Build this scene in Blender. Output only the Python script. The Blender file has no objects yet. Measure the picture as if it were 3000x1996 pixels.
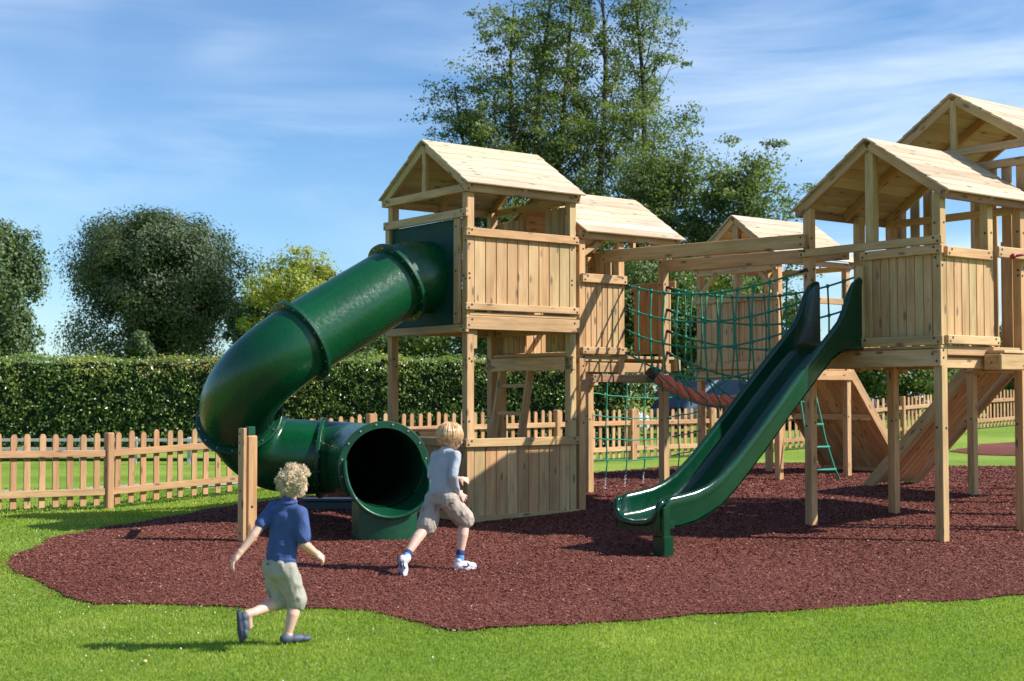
import bpy, math, random
import numpy as np
from mathutils import Vector, Matrix, geometry
random.seed(7)
R_ = math.radians
COL = bpy.context.scene.collection
sc = bpy.context.scene

# ------------------------------------------------------------------ terrain height
def sstep(a, b, x):
    t = np.clip((x - a) / (b - a), 0, 1)
    return t * t * (3 - 2 * t)
def zg(X, Y):
    z = np.interp(Y, [8, 10, 12, 14.3, 15.2, 16, 18, 40], [-.12, -.10, -.06, 0, .05, .09, .12, .12])
    z = z - .2 * sstep(-1.5, -5, X) * sstep(13.5, 17.5, Y)
    z = z + .05 * np.minimum(0, X + 1.3) * sstep(11.5, 9.5, Y)
    z = z + .45 * sstep(24, 38, Y) * sstep(2, 10, X)
    return z
def zf(x, y): return float(zg(np.float64(x), np.float64(y)))

# playground frame: r runs along the long side, l across it
O = Vector((-.477, 14.297, 0)); RZ = R_(37.4)
DR = Vector((math.cos(RZ), math.sin(RZ), 0)); DL = Vector((-math.sin(RZ), math.cos(RZ), 0))
def W(r, l, z=0): return O + DR * r + DL * l + Vector((0, 0, z))
def RL(p):
    d = Vector((p[0], p[1], 0)) - O
    return d.dot(DR), d.dot(DL)
def gz(r, l):
    p = W(r, l); return zf(p.x, p.y)

# ------------------------------------------------------------------ materials
def nodemat(name):
    m = bpy.data.materials.new(name); m.use_nodes = True
    nt = m.node_tree; nt.nodes.clear()
    out = nt.nodes.new('ShaderNodeOutputMaterial')
    b = nt.nodes.new('ShaderNodeBsdfPrincipled')
    nt.links.new(b.outputs[0], out.inputs[0])
    return m, nt, b, out
def N(nt, t, **kw):
    n = nt.nodes.new(t)
    for k, v in kw.items():
        if k.startswith('i_'):
            key = k[2:]
            n.inputs[int(key) if key.isdigit() else key].default_value = v
        else: setattr(n, k, v)
    return n
def ramp(nt, fac, stops):
    r = nt.nodes.new('ShaderNodeValToRGB'); e = r.color_ramp.elements
    while len(e) < len(stops): e.new(.5)
    for q, (p, c) in zip(e, stops): q.position = p; q.color = (*c, 1) if len(c) == 3 else c
    nt.links.new(fac, r.inputs[0]); return r
def mixc(nt, fac, a, b, mode='MIX'):
    m = nt.nodes.new('ShaderNodeMix'); m.data_type = 'RGBA'; m.blend_type = mode
    for s, v in ((m.inputs[0], fac), (m.inputs[6], a), (m.inputs[7], b)):
        if hasattr(v, 'links'): nt.links.new(v, s)
        elif isinstance(v, (int, float)): s.default_value = v
        else: s.default_value = (*v, 1)
    return m.outputs[2]
def bump(nt, b, h, s, d):
    n = nt.nodes.new('ShaderNodeBump'); n.inputs['Strength'].default_value = s; n.inputs['Distance'].default_value = d
    nt.links.new(h, n.inputs['Height']); nt.links.new(n.outputs[0], b.inputs['Normal'])

def plain(name, col, rough=.6, metal=0, noise=0, nscale=20, bmp=0, **kw):
    m, nt, b, o = nodemat(name)
    b.inputs['Base Color'].default_value = (*col, 1); b.inputs['Roughness'].default_value = rough
    b.inputs['Metallic'].default_value = metal
    if noise or bmp:
        tc = N(nt, 'ShaderNodeTexCoord'); nz = N(nt, 'ShaderNodeTexNoise', i_Scale=nscale, i_Detail=5.)
        nt.links.new(tc.outputs['Object'], nz.inputs['Vector'])
        if noise:
            r = ramp(nt, nz.outputs[0], [(.3, tuple(c * (1 - noise) for c in col)), (.7, tuple(min(1, c * (1 + noise)) for c in col))])
            nt.links.new(r.outputs[0], b.inputs['Base Color'])
        if bmp: bump(nt, b, nz.outputs[0], .5, bmp)
    for k, v in kw.items():
        b.inputs[k].default_value = v
    return m

def wood(name, light, dark, rough=.65, green=.3):
    m, nt, b, o = nodemat(name)
    a = N(nt, 'ShaderNodeAttribute', attribute_name='gc'); t = N(nt, 'ShaderNodeAttribute', attribute_name='tone')
    mp = N(nt, 'ShaderNodeMapping'); mp.inputs['Scale'].default_value = (1.3, 16, 16)
    nt.links.new(a.outputs['Vector'], mp.inputs[0])
    n1 = N(nt, 'ShaderNodeTexNoise', i_Scale=1.6, i_Detail=6., i_Roughness=.65, i_Distortion=.6)
    nt.links.new(mp.outputs[0], n1.inputs['Vector'])
    mp2 = N(nt, 'ShaderNodeMapping'); mp2.inputs['Scale'].default_value = (.9, 3.2, 3.2)
    nt.links.new(a.outputs['Vector'], mp2.inputs[0])
    n2 = N(nt, 'ShaderNodeTexNoise', i_Scale=1.5, i_Detail=3.); nt.links.new(mp2.outputs[0], n2.inputs['Vector'])
    r1 = ramp(nt, n1.outputs[0], [(.36, dark), (.52, tuple((x + y) / 2 * 1.04 for x, y in zip(light, dark))), (.66, light)])
    r2 = ramp(nt, n2.outputs[0], [(.3, (.80, .76, .70)), (.6, (1.06, 1.04, 1.0))])
    c = mixc(nt, 1.0, r1.outputs[0], r2.outputs[0], 'MULTIPLY')
    rt = ramp(nt, t.outputs['Fac'], [(0, (.80, .70, .58)), (.3, (1.0, .94, .86)), (.55, (1.0, .84, .68)), (.8, (.90, .97, .84)), (1, (1.14, 1.10, 1.02))])
    c = mixc(nt, 1.0, c, rt.outputs[0], 'MULTIPLY')
    # knots
    mp3 = N(nt, 'ShaderNodeMapping'); mp3.inputs['Scale'].default_value = (3.2, 9.5, 9.5)
    nt.links.new(a.outputs['Vector'], mp3.inputs[0])
    v = N(nt, 'ShaderNodeTexVoronoi', i_Scale=1.0); nt.links.new(mp3.outputs[0], v.inputs['Vector'])
    rk = ramp(nt, v.outputs['Distance'], [(.0, (1,) * 3), (.11, (.85,) * 3), (.20, (0,) * 3)])
    c = mixc(nt, rk.outputs[0], c, tuple(x * .35 for x in dark))
    nt.links.new(c, b.inputs['Base Color']); b.inputs['Roughness'].default_value = rough
    bump(nt, b, n1.outputs[0], .35, .002)
    return m
M = {}
M['wood'] = wood('treated_wood', (.58, .41, .235), (.42, .27, .135))
M['roofwood'] = wood('bleached_roof_wood', (.58, .50, .42), (.50, .415, .335), .8)
M['fencewood'] = wood('fence_wood', (.49, .305, .18), (.36, .205, .11))
M['redwood'] = wood('brown_beam_wood', (.42, .23, .15), (.27, .13, .08))
M['bolt'] = plain('bolt_recess', (.03, .022, .018), .5)
M['steel'] = plain('galvanised_steel', (.55, .56, .58), .35, .9)
M['panelgreen'] = plain('green_panel', (.004, .045, .034), .6, noise=.15, nscale=6, **{'Specular IOR Level': .2})

def plastic(name, col, rough, bs=.004):
    m, nt, b, o = nodemat(name)
    tc = N(nt, 'ShaderNodeTexCoord')
    n1 = N(nt, 'ShaderNodeTexNoise', i_Scale=2.2, i_Detail=4.); nt.links.new(tc.outputs['Object'], n1.inputs['Vector'])
    r = ramp(nt, n1.outputs[0], [(.3, tuple(c * .8 for c in col)), (.7, tuple(c * 1.2 for c in col))])
    nt.links.new(r.outputs[0], b.inputs['Base Color'])
    n2 = N(nt, 'ShaderNodeTexNoise', i_Scale=22., i_Detail=6., i_Roughness=.6); nt.links.new(tc.outputs['Object'], n2.inputs['Vector'])
    rr = ramp(nt, n2.outputs[0], [(.3, (rough * .8,) * 3), (.7, (rough * 1.35,) * 3)])
    nt.links.new(rr.outputs[0], b.inputs['Roughness'])
    bump(nt, b, n2.outputs[0], .35, bs)
    return m
M['tube'] = plastic('green_tube_plastic', (.0011, .058, .018), .25, .009)
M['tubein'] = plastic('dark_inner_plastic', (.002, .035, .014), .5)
M['flange'] = plastic('green_flange_plastic', (.002, .056, .024), .35)
M['slide'] = plastic('green_slide_plastic', (.0006, .036, .015), .17, .003)
M['rope'] = plain('green_rope', (.006, .20, .12), .6, noise=.3, nscale=90)
M['redrope'] = plain('red_rope', (.80, .18, .10), .75, noise=.3, nscale=60, bmp=.01)
M['darkrope'] = plain('dark_binding', (.05, .03, .02), .8, noise=.3, nscale=60)
M['knot'] = plain('black_plastic_clip', (.008, .012, .02), .4)
M['grip'] = plain('crimson_plastic', (.30, .012, .05), .4)
M['bluegrey'] = plain('blue_painted_metal', (.01, .05, .09), .4)

def leafmat(name, cols, trans=.3, rough=.5):
    m, nt, b, o = nodemat(name)
    t = N(nt, 'ShaderNodeAttribute', attribute_name='tone')
    k = len(cols)
    r = ramp(nt, t.outputs['Fac'], [(i / (k - 1), c) for i, c in enumerate(cols)])
    nt.links.new(r.outputs[0], b.inputs['Base Color']); b.inputs['Roughness'].default_value = rough
    tr = N(nt, 'ShaderNodeBsdfTranslucent')
    c2 = mixc(nt, 1.0, r.outputs[0], (1.5, 1.6, .7), 'MULTIPLY'); nt.links.new(c2, tr.inputs[0])
    mx = N(nt, 'ShaderNodeMixShader', i_0=trans)
    nt.links.new(b.outputs[0], mx.inputs[1]); nt.links.new(tr.outputs[0], mx.inputs[2]); nt.links.new(mx.outputs[0], o.inputs[0])
    return m
M['oakleaf'] = leafmat('oak_leaves', [(.024, .050, .016), (.050, .084, .026), (.125, .150, .056)], .25)
M['alderleaf'] = leafmat('alder_leaves', [(.052, .090, .032), (.115, .160, .050), (.25, .29, .095)], .40)
M['ashleaf'] = leafmat('ash_leaves', [(.040, .080, .030), (.075, .125, .045), (.15, .20, .075)], .3)
M['yellowleaf'] = leafmat('yellow_green_leaves', [(.09, .13, .022), (.22, .27, .04), (.42, .40, .06)], .35)
M['greyleaf'] = leafmat('grey_green_leaves', [(.045, .075, .035), (.075, .11, .05), (.13, .16, .075)], .25)
M['hedgeleaf'] = leafmat('hedge_leaves', [(.050, .110, .024), (.115, .190, .044), (.27, .34, .10), (.32, .33, .10), (.38, .23, .08)], .45, .30)
M['bushleaf'] = leafmat('bush_leaves', [(.035, .070, .020), (.075, .125, .028), (.16, .21, .045)], .33)
M['bark'] = plain('tree_trunk_bark', (.055, .048, .038), .9, noise=.4, nscale=8, bmp=.03)
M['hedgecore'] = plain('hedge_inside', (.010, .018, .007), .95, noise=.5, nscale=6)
M['blade'] = leafmat('grass_blades', [(.120, .205, .018), (.225, .32, .034), (.41, .455, .11)], .45, .5)

def groundmat(name, stops, sc1, sc2, bd):
    m, nt, b, o = nodemat(name)
    tc = N(nt, 'ShaderNodeTexCoord')
    n1 = N(nt, 'ShaderNodeTexNoise', i_Scale=sc1, i_Detail=3.); nt.links.new(tc.outputs['Object'], n1.inputs['Vector'])
    n2 = N(nt, 'ShaderNodeTexNoise', i_Scale=sc2, i_Detail=6., i_Roughness=.7); nt.links.new(tc.outputs['Object'], n2.inputs['Vector'])
    mx = N(nt, 'ShaderNodeMath', operation='MULTIPLY_ADD', i_1=.55); nt.links.new(n2.outputs[0], mx.inputs[0])
    m2 = N(nt, 'ShaderNodeMath', operation='MULTIPLY', i_1=.45); nt.links.new(n1.outputs[0], m2.inputs[0]); nt.links.new(m2.outputs[0], mx.inputs[2])
    r = ramp(nt, mx.outputs[0], stops); nt.links.new(r.outputs[0], b.inputs['Base Color'])
    b.inputs['Roughness'].default_value = .9; b.inputs['Specular IOR Level'].default_value = .2
    bump(nt, b, n2.outputs[0], .8, bd)
    return m
M['lawn'] = groundmat('lawn_grass', [(.38, (.105, .185, .017)), (.5, (.18, .275, .030)), (.62, (.29, .37, .065))], .35, 26., .03)
M['mulch'] = groundmat('rubber_bark_mulch', [(.36, (.11, .032, .022)), (.5, (.168, .052, .036)), (.64, (.225, .080, .058))], .5, 55., .03)
M['gravel'] = groundmat('gravel', [(.38, (.30, .26, .21)), (.6, (.55, .50, .43))], 1., 30., .03)
m, nt, b, o = nodemat('mulch_chip')
t = N(nt, 'ShaderNodeAttribute', attribute_name='tone')
r = ramp(nt, t.outputs['Fac'], [(0, (.125, .036, .024)), (.4, (.175, .055, .038)), (.85, (.225, .080, .058)), (.99, (.28, .12, .09)), (1, (.5, .4, .32))])
nt.links.new(r.outputs[0], b.inputs['Base Color']); b.inputs['Roughness'].default_value = .85; b.inputs['Specular IOR Level'].default_value = .25
M['chip'] = m

# ------------------------------------------------------------------ object helpers
class T:                                   # a thing: an Empty at its base; parts are authored in world or playground coordinates
    def __init__(s, name, label, cat, base, rz=0, group=None):
        o = bpy.data.objects.new(name, None); COL.objects.link(o)
        o.location = base; o.rotation_euler = (0, 0, rz); o.empty_display_size = .2
        o['label'] = label; o['category'] = cat
        if group: o['group'] = group
        s.o = o; s.base = Vector(base); s.rz = rz
        s.inv = (Matrix.Translation(s.base) @ Matrix.Rotation(rz, 4, 'Z')).inverted()
def link(name, me, parent=None, label=None):
    o = bpy.data.objects.new(name, me); COL.objects.link(o)
    if parent is not None: o.parent = parent
    if label: o['label'] = label
    return o
class MB:                                  # mesh collector, world coordinates
    def __init__(s): s.v = []; s.f = []; s.mi = []; s.gc = []; s.tn = []; s.sm = []
    def add(s, vs, fs, mi=0, gc=None, tone=None, smooth=False):
        k = len(s.v); s.v += [tuple(v) for v in vs]
        s.f += [tuple(i + k for i in f) for f in fs]; s.mi += [mi] * len(fs); s.sm += [smooth] * len(fs)
        s.gc += [tuple(g) for g in gc] if gc is not None else [tuple(v) for v in vs]
        s.tn += [tone if tone is not None else .5] * len(vs)
    def build(s, name, mats, thing=None, parent=None, label=None):
        v = np.array(s.v, dtype=float)
        if thing is not None:
            A = np.array(thing.inv); v = v @ A[:3, :3].T + A[:3, 3]
        me = bpy.data.meshes.new(name); me.from_pydata(v.tolist(), [], s.f)
        if not isinstance(mats, (list, tuple)): mats = [mats]
        for m in mats: me.materials.append(m)
        me.polygons.foreach_set('material_index', s.mi); me.polygons.foreach_set('use_smooth', s.sm)
        a = me.attributes.new('gc', 'FLOAT_VECTOR', 'POINT'); a.data.foreach_set('vector', np.array(s.gc, dtype=np.float32).ravel())
        a = me.attributes.new('tone', 'FLOAT', 'POINT'); a.data.foreach_set('value', np.array(s.tn, dtype=np.float32))
        me.update()
        return link(name, me, parent if parent is not None else (thing.o if thing else None), label)
    # axis-aligned in the frame M3 (columns = axes), chamfered box
    def box(s, c, size, M3=None, ch=.004, mi=0, tone=None):
        c = Vector(c); hx = [x / 2 for x in size]; ch = min(ch, min(hx) * .4)
        vs = []; idx = {}
        for sx in (-1, 1):
            for sy in (-1, 1):
                for sz in (-1, 1):
                    for ax in range(3):
                        p = [sx * hx[0], sy * hx[1], sz * hx[2]]
                        for q in range(3):
                            if q != ax: p[q] -= (sx, sy, sz)[q] * ch
                        idx[(sx, sy, sz, ax)] = len(vs); vs.append(p)
        fs = []
        S = (-1, 1)
        for ax in range(3):
            a, b_ = [(1, 2), (2, 0), (0, 1)][ax]
            for sg in S:
                def key(u, w):
                    k = [0, 0, 0]; k[ax] = sg; k[a] = u; k[b_] = w; return (*k, ax)
                q = [idx[key(-1, -1)], idx[key(1, -1)], idx[key(1, 1)], idx[key(-1, 1)]]
                fs.append(q if sg > 0 else q[::-1])
        for ax in range(3):                # edges running along ax
            a, b_ = [(1, 2), (2, 0), (0, 1)][ax]
            for u in S:
                for w in S:
                    def k2(e, f):
                        k = [0, 0, 0]; k[ax] = e; k[a] = u; k[b_] = w; return (*k, f)
                    q = [idx[k2(-1, a)], idx[k2(-1, b_)], idx[k2(1, b_)], idx[k2(1, a)]]
                    fs.append(q if u * w < 0 else q[::-1])
        for sx in S:
            for sy in S:
                for sz in S:
                    q = [idx[(sx, sy, sz, 0)], idx[(sx, sy, sz, 1)], idx[(sx, sy, sz, 2)]]
                    fs.append(q if sx * sy * sz > 0 else q[::-1])
        order = sorted(range(3), key=lambda i: -size[i])
        off = (random.uniform(0, 60), random.uniform(0, 60), random.uniform(0, 60))
        gc = [(p[order[0]] + off[0], p[order[1]] + off[1], p[order[2]] + off[2]) for p in vs]
        M3 = M3 or FR
        wv = [c + M3 @ Vector(p) for p in vs]
        s.add(wv, fs, mi, gc, random.random() if tone is None else tone)
    def rl(s, r0, r1, l0, l1, z0, z1, ch=.004, mi=0, tone=None):   # box in playground coordinates
        s.box(W((r0 + r1) / 2, (l0 + l1) / 2, (z0 + z1) / 2), (abs(r1 - r0), abs(l1 - l0), abs(z1 - z0)), FR, ch, mi, tone)
    def beam(s, p0, p1, w, h, side=None, mi=0, tone=None, ch=.004):   # w across "side", h the other
        p0 = Vector(p0); p1 = Vector(p1); d = (p1 - p0); L = d.length; d.normalize()
        side = Vector(side) if side is not None else Vector((0, 0, 1)).cross(d)
        side = (side - d * side.dot(d)).normalized(); up = d.cross(side)
        s.box((p0 + p1) / 2, (L, w, h), Matrix((d, side, up)).transposed(), ch, mi, tone)
    def disc(s, c, n, rad, th, mi=1, k=8):
        n = Vector(n).normalized(); a = n.orthogonal().normalized(); b_ = n.cross(a); c = Vector(c)
        vs = []
        for t_ in (0, th):
            for i in range(k):
                q = 2 * math.pi * i / k; vs.append(c + n * t_ + (a * math.cos(q) + b_ * math.sin(q)) * rad)
        fs = [tuple(range(k, 2 * k))] + [(i, (i + 1) % k, k + (i + 1) % k, k + i) for i in range(k)]
        s.add(vs, fs, mi)
    def tube(s, pts, rad, k=6, mi=0, cap=True, smooth=True, tone=None):
        pts = [Vector(p) for p in pts]; n = len(pts)
        rad = rad if isinstance(rad, (list, tuple)) else [rad] * n
        vs = []; a = None
        for i in range(n):
            d = (pts[min(i + 1, n - 1)] - pts[max(i - 1, 0)]).normalized()
            if a is None: a = d.orthogonal().normalized()
            a = (a - d * a.dot(d)).normalized(); b_ = d.cross(a)
            for j in range(k):
                q = 2 * math.pi * j / k; vs.append(pts[i] + (a * math.cos(q) + b_ * math.sin(q)) * rad[i])
        fs = [(i * k + j, i * k + (j + 1) % k, (i + 1) * k + (j + 1) % k, (i + 1) * k + j) for i in range(n - 1) for j in range(k)]
        if cap: fs += [tuple(range(k))[::-1], tuple(range((n - 1) * k, n * k))]
        s.add(vs, fs, mi, smooth=smooth, tone=tone)
    def ball(s, c, rx, ry=None, rz=None, M3=None, seg=10, ring=7, mi=0):
        ry = ry or rx; rz = rz or rx; c = Vector(c); vs = []
        M3 = M3 or Matrix.Identity(3)
        for i in range(ring + 1):
            th = math.pi * i / ring
            for j in range(seg):
                ph = 2 * math.pi * j / seg
                vs.append(c + M3 @ Vector((rx * math.sin(th) * math.cos(ph), ry * math.sin(th) * math.sin(ph), rz * math.cos(th))))
        fs = [(i * seg + j, (i + 1) * seg + j, (i + 1) * seg + (j + 1) % seg, i * seg + (j + 1) % seg) for i in range(ring) for j in range(seg)]
        s.add(vs, fs, mi, smooth=True)
FR = Matrix((DR, DL, Vector((0, 0, 1)))).transposed()
WD = [M['wood'], M['bolt']]

# ------------------------------------------------------------------ ground
def npmesh(name, v, f, mat, tone=None, k=4, smooth=False):
    v = np.asarray(v, dtype=np.float32); f = np.asarray(f, dtype=np.int32)
    me = bpy.data.meshes.new(name)
    me.vertices.add(len(v)); me.vertices.foreach_set('co', v.ravel())
    me.loops.add(f.size); me.loops.foreach_set('vertex_index', f.ravel())
    me.polygons.add(len(f)); me.polygons.foreach_set('loop_start', np.arange(0, f.size, k, dtype=np.int32))
    me.polygons.foreach_set('use_smooth', np.full(len(f), smooth))
    me.materials.append(mat)
    if tone is not None:
        a = me.attributes.new('tone', 'FLOAT', 'POINT'); a.data.foreach_set('value', np.asarray(tone, dtype=np.float32))
    me.update()
    return me
def structure(name, me):
    o = link(name, me); o['kind'] = 'structure'; return o
xs = np.concatenate([[-900, -400, -180, -90, -50], np.arange(-30, 40, .25), [50, 90, 180, 400, 900]])
ys = np.concatenate([[-60, -20, 0], np.arange(3, 45, .25), [50, 60, 90, 150, 300, 600, 1200]])
XX, YY = np.meshgrid(xs, ys); ZZ = zg(XX, YY)
nx, ny = len(xs), len(ys)
idx = np.arange(nx * ny).reshape(ny, nx)
F = np.stack([idx[:-1, :-1], idx[:-1, 1:], idx[1:, 1:], idx[1:, :-1]], -1).reshape(-1, 4)
structure('lawn', npmesh('lawn', np.stack([XX, YY, ZZ], -1).reshape(-1, 3), F, M['lawn'], smooth=True))

near = [(-4.16, 11.55), (-3.94, 11.07), (-3.51, 10.56), (-3.26, 10.29), (-3.0, 10.08), (-2.75, 9.98), (-2.5, 9.84), (-2.16, 9.73), (-1.91, 9.67), (-1.41, 9.41), (-0.89, 9.19), (-0.61, 8.91), (-0.43, 8.65), (-0.21, 8.6), (0.33, 8.75), (0.91, 9.02), (1.5, 9.19), (2.13, 9.41), (2.78, 9.63), (3.69, 9.98), (5.2, 10.6), (8.5, 13.), (12, 18)]
far = [(-4.34, 12.35), (-4.33, 13.39), (-4.0, 14.49), (-3.67, 15.4), (-3.33, 16.61), (-2.9, 17.13), (-2.05, 17.23), (-1.04, 18.48), (1.14, 21.18), (2.31, 22.78), (3.47, 23.89), (5.24, 24.77), (6.33, 23.89), (6.84, 23.32), (8.7, 23.46), (12.5, 23.5)]
def polymesh(name, poly, mat, dz, step=.3, jit=.03):
    pts = []
    n = len(poly)
    for i in range(n):
        a = Vector(poly[i]); b_ = Vector(poly[(i + 1) % n]); k = max(1, round((b_ - a).length / .08))
        for j in range(k):
            p = a.lerp(b_, j / k)
            pts.append(Vector((p.x + random.uniform(-jit, jit) * .5 + .04 * math.sin(p.x * 7 + p.y * 5), p.y + random.uniform(-jit, jit) + .04 * math.sin(p.x * 5 + 1))))
    P = np.array(pts)
    gx = np.arange(P[:, 0].min(), P[:, 0].max(), step); gy = np.arange(P[:, 1].min(), P[:, 1].max(), step)
    G = np.stack(np.meshgrid(gx, gy), -1).reshape(-1, 2); G = G[inside(G, P)]
    allp = pts + [Vector(g) for g in G]
    vo, eo, fo, _, _, _ = geometry.delaunay_2d_cdt(allp, [], [list(range(len(pts)))], 1, 1e-4)
    V = np.array([(p.x, p.y, 0) for p in vo]); V[:, 2] = zg(V[:, 0], V[:, 1]) + dz
    return structure(name, npmesh(name, V, np.array([f for f in fo if len(f) == 3]), mat, k=3, smooth=True)), P
def inside(pts, poly):
    x, y = pts[:, 0], pts[:, 1]; c = np.zeros(len(pts), bool); j = len(poly) - 1
    for i in range(len(poly)):
        xi, yi = poly[i]; xj, yj = poly[j]
        c ^= ((yi > y) != (yj > y)) & (x < (xj - xi) * (y - yi) / (yj - yi + 1e-12) + xi); j = i
    return c
def smooth_loop(P, k=6):
    n = len(P); o = []
    for i in range(n):
        p0, p1, p2, p3 = [np.array(P[(i + q) % n]) for q in (-1, 0, 1, 2)]
        for j in range(k):
            t = j / k; o.append(tuple(.5 * ((2 * p1) + (p2 - p0) * t + (2 * p0 - 5 * p1 + 4 * p2 - p3) * t * t + (3 * p1 - p0 - 3 * p2 + p3) * t ** 3)))
    return o
def relax(P, n=2):
    for _ in range(n): P = [tuple((np.array(P[i - 1]) + 2 * np.array(P[i]) + np.array(P[(i + 1) % len(P)])) / 4) for i in range(len(P))]
    return P
_, POLY = polymesh('mulch_surface', relax(smooth_loop(near + far[::-1]), 3), M['mulch'], .014)
polymesh('mulch_patch_by_far_fence', [(8.82, 27.82), (10.06, 29.53), (11.26, 30.33), (15, 31), (15, 27), (9.89, 26.65), (9.16, 26.89)], M['mulch'], .014)
polymesh('gravel_path', [(-9.5, 18.9), (-6.3, 19.2), (-4.2, 21.9), (-1.2, 25.3), (1.2, 28), (.2, 28.4), (-2.2, 26), (-5.2, 22.9), (-6.9, 20.6), (-9.5, 20.2)], M['gravel'], .012)

rng = np.random.default_rng(3)
def frust(n, y0, y1, pw=1.0, m=1.12):
    Y = y0 + (y1 - y0) * rng.random(n) ** pw
    X = (rng.random(n) * 2 - 1) * (Y * .375 * m + .2)
    return X, Y
# mulch chips lying on the surface near the camera
def chips(n, y0, y1):
    X, Y = frust(n, y0, y1, 1.25); k = inside(np.stack([X + rng.normal(0, .035, n) + (rng.random(n) < .04) * rng.normal(0, .15, n), Y + rng.normal(0, .045, n) + (rng.random(n) < .04) * rng.normal(0, .2, n)], -1), POLY); X, Y = X[k], Y[k]; n = len(X)
    L = rng.uniform(.004, .0105, n) * (Y / 9); w = L * rng.uniform(.25, .5, n)
    a = rng.uniform(0, math.pi, n); t = rng.normal(0, .28, n); t2 = rng.normal(0, .35, n)
    d = np.stack([np.cos(a) * np.cos(t), np.sin(a) * np.cos(t), np.sin(t)], -1)
    s_ = np.stack([-np.sin(a) * np.cos(t2), np.cos(a) * np.cos(t2), np.sin(t2)], -1)
    c = np.stack([X, Y, zg(X, Y) + .015 + rng.uniform(0, .008, n)], -1)
    v = np.stack([c - d * L[:, None] - s_ * w[:, None], c + d * L[:, None] - s_ * w[:, None] * .7, c + d * L[:, None] * .9 + s_ * w[:, None], c - d * L[:, None] + s_ * w[:, None] * .8], 1).reshape(-1, 3)
    tn = np.repeat(rng.random(n), 4)
    return npmesh('mulch_chips', v, np.arange(4 * n).reshape(-1, 4), M['chip'], tn)
def stray(n):
    P = POLY[rng.integers(0, len(POLY), n)]; X = P[:, 0] + rng.normal(0, .16, n); Y = P[:, 1] - np.abs(rng.normal(0, .14, n)); L = rng.uniform(.004, .011, n); a = rng.uniform(0, 3.14, n)
    d = np.stack([np.cos(a), np.sin(a), rng.normal(0, .3, n)], -1) * L[:, None]; q = np.stack([-np.sin(a), np.cos(a), rng.normal(0, .4, n)], -1) * L[:, None] * .4; c = np.stack([X, Y, zg(X, Y) + .022], -1)
    return npmesh('stray_chips', np.stack([c - d - q, c + d - q, c + d + q, c - d + q], 1).reshape(-1, 3), np.arange(4 * n).reshape(-1, 4), M['chip'], np.repeat(rng.random(n), 4))
o = link('stray_mulch_chips', stray(2600)); o['kind'] = 'stuff'; o['label'] = 'loose mulch chips scattered on the grass along the edge'; o['category'] = 'mulch'
o = link('mulch_chips', chips(650000, 8.4, 24.5)); o['kind'] = 'stuff'; o['label'] = 'loose reddish brown mulch chips covering the play area'; o['category'] = 'mulch'

def grass(n, y0, y1, h0, h1, pw=1.0, edge=True, wd=.0018, side=None):
    X, Y = frust(n, y0, y1, pw); k = ~inside(np.stack([X, Y], -1), POLY)
    if side is not None: k &= side(X, Y)
    X, Y = X[k], Y[k]; n = len(X)
    patch = .5 + .5 * np.sin(X * 2.3 + 1.7 * np.sin(Y * 1.9)) * np.sin(Y * 3.1 + 1.3 * np.sin(X * 1.4))
    patch = np.clip(.6 * patch + .45 * (.5 + .5 * np.sin(X * .9 + 2 * np.sin(Y * .55)) * np.sin(Y * 1.1 + np.sin(X * .8) * 2)) + .25 * np.sin(X * 9 + 2 * np.sin(Y * 7)) * np.sin(Y * 10 + X), 0, 1)
    h = rng.uniform(h0, h1, n) * (.75 + .5 * patch); w = rng.uniform(.7, 1.4, n) * wd * (Y / 6)
    a = rng.uniform(0, 2 * math.pi, n); lean = rng.normal(0, .55, n); b_ = rng.uniform(0, 2 * math.pi, n)
    c = np.stack([X, Y, zg(X, Y) - .003], -1)
    s_ = np.stack([np.cos(a), np.sin(a), 0 * a], -1) * w[:, None]
    g = np.stack([np.cos(b_) * np.sin(lean), np.sin(b_) * np.sin(lean), np.cos(lean)], -1) * h[:, None]
    g2 = g * .55; g2[:, 2] *= 1.15
    v = np.stack([c - s_, c + s_, c + g2 + s_ * .8, c + g2 - s_ * .8, c + g], 1).reshape(-1, 3)
    base = np.arange(n)[:, None] * 5
    f = np.concatenate([base + np.array([0, 1, 2]), base + np.array([0, 2, 3]), base + np.array([3, 2, 4])], 0)
    tn = np.repeat(np.clip(rng.random(n) * .55 + .55 * patch - .08, 0, 1), 5)
    return npmesh('grass', v, f, M['blade'], tn, k=3)
o = link('grass_in_front_of_the_mulch', grass(360000, 6.0, 12.3, .011, .026, .95)); o['kind'] = 'stuff'
o['label'] = 'short bright green lawn grass in front of the mulch'; o['category'] = 'grass'
o = link('grass_behind_the_mulch', grass(120000, 11.5, 21, .014, .032, 1.0, wd=.0026, side=lambda X, Y: Y > 11.4)); o['kind'] = 'stuff'
o['label'] = 'mown lawn grass between the mulch and the picket fence'; o['category'] = 'grass'
# clover flowers
def flowers():
    n = 1500; X, Y = frust(n, 6.4, 10.5); k = ~inside(np.stack([X, Y], -1), POLY)
    dens = np.exp(-((X + 2.3) / .9) ** 2) + .12 * (X < 0) + .03
    k &= rng.random(n) < dens * .16; X, Y = X[k], Y[k]
    b = MB()
    for x, y in zip(X, Y):
        b.ball((x, y, zf(x, y) + random.uniform(.022, .036)), random.uniform(.004, .0075), seg=5, ring=3)
    o = b.build('clover_flowers', plain('clover_white', (.62, .62, .50), .8)); o['kind'] = 'stuff'; o['label'] = 'tiny white clover flowers scattered in the lawn'; o['category'] = 'flowers'
flowers()
b = MB(); b.ball((-2.05, 7.75, zf(-2.05, 7.75) + .02), .014, .02, .008, seg=8, ring=5)
leaf = b.build('fallen_leaf', plain('dry_leaf', (.62, .42, .20), .7)); leaf['label'] = 'small pale orange fallen leaf on the front lawn'; leaf['category'] = 'leaf'
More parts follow.
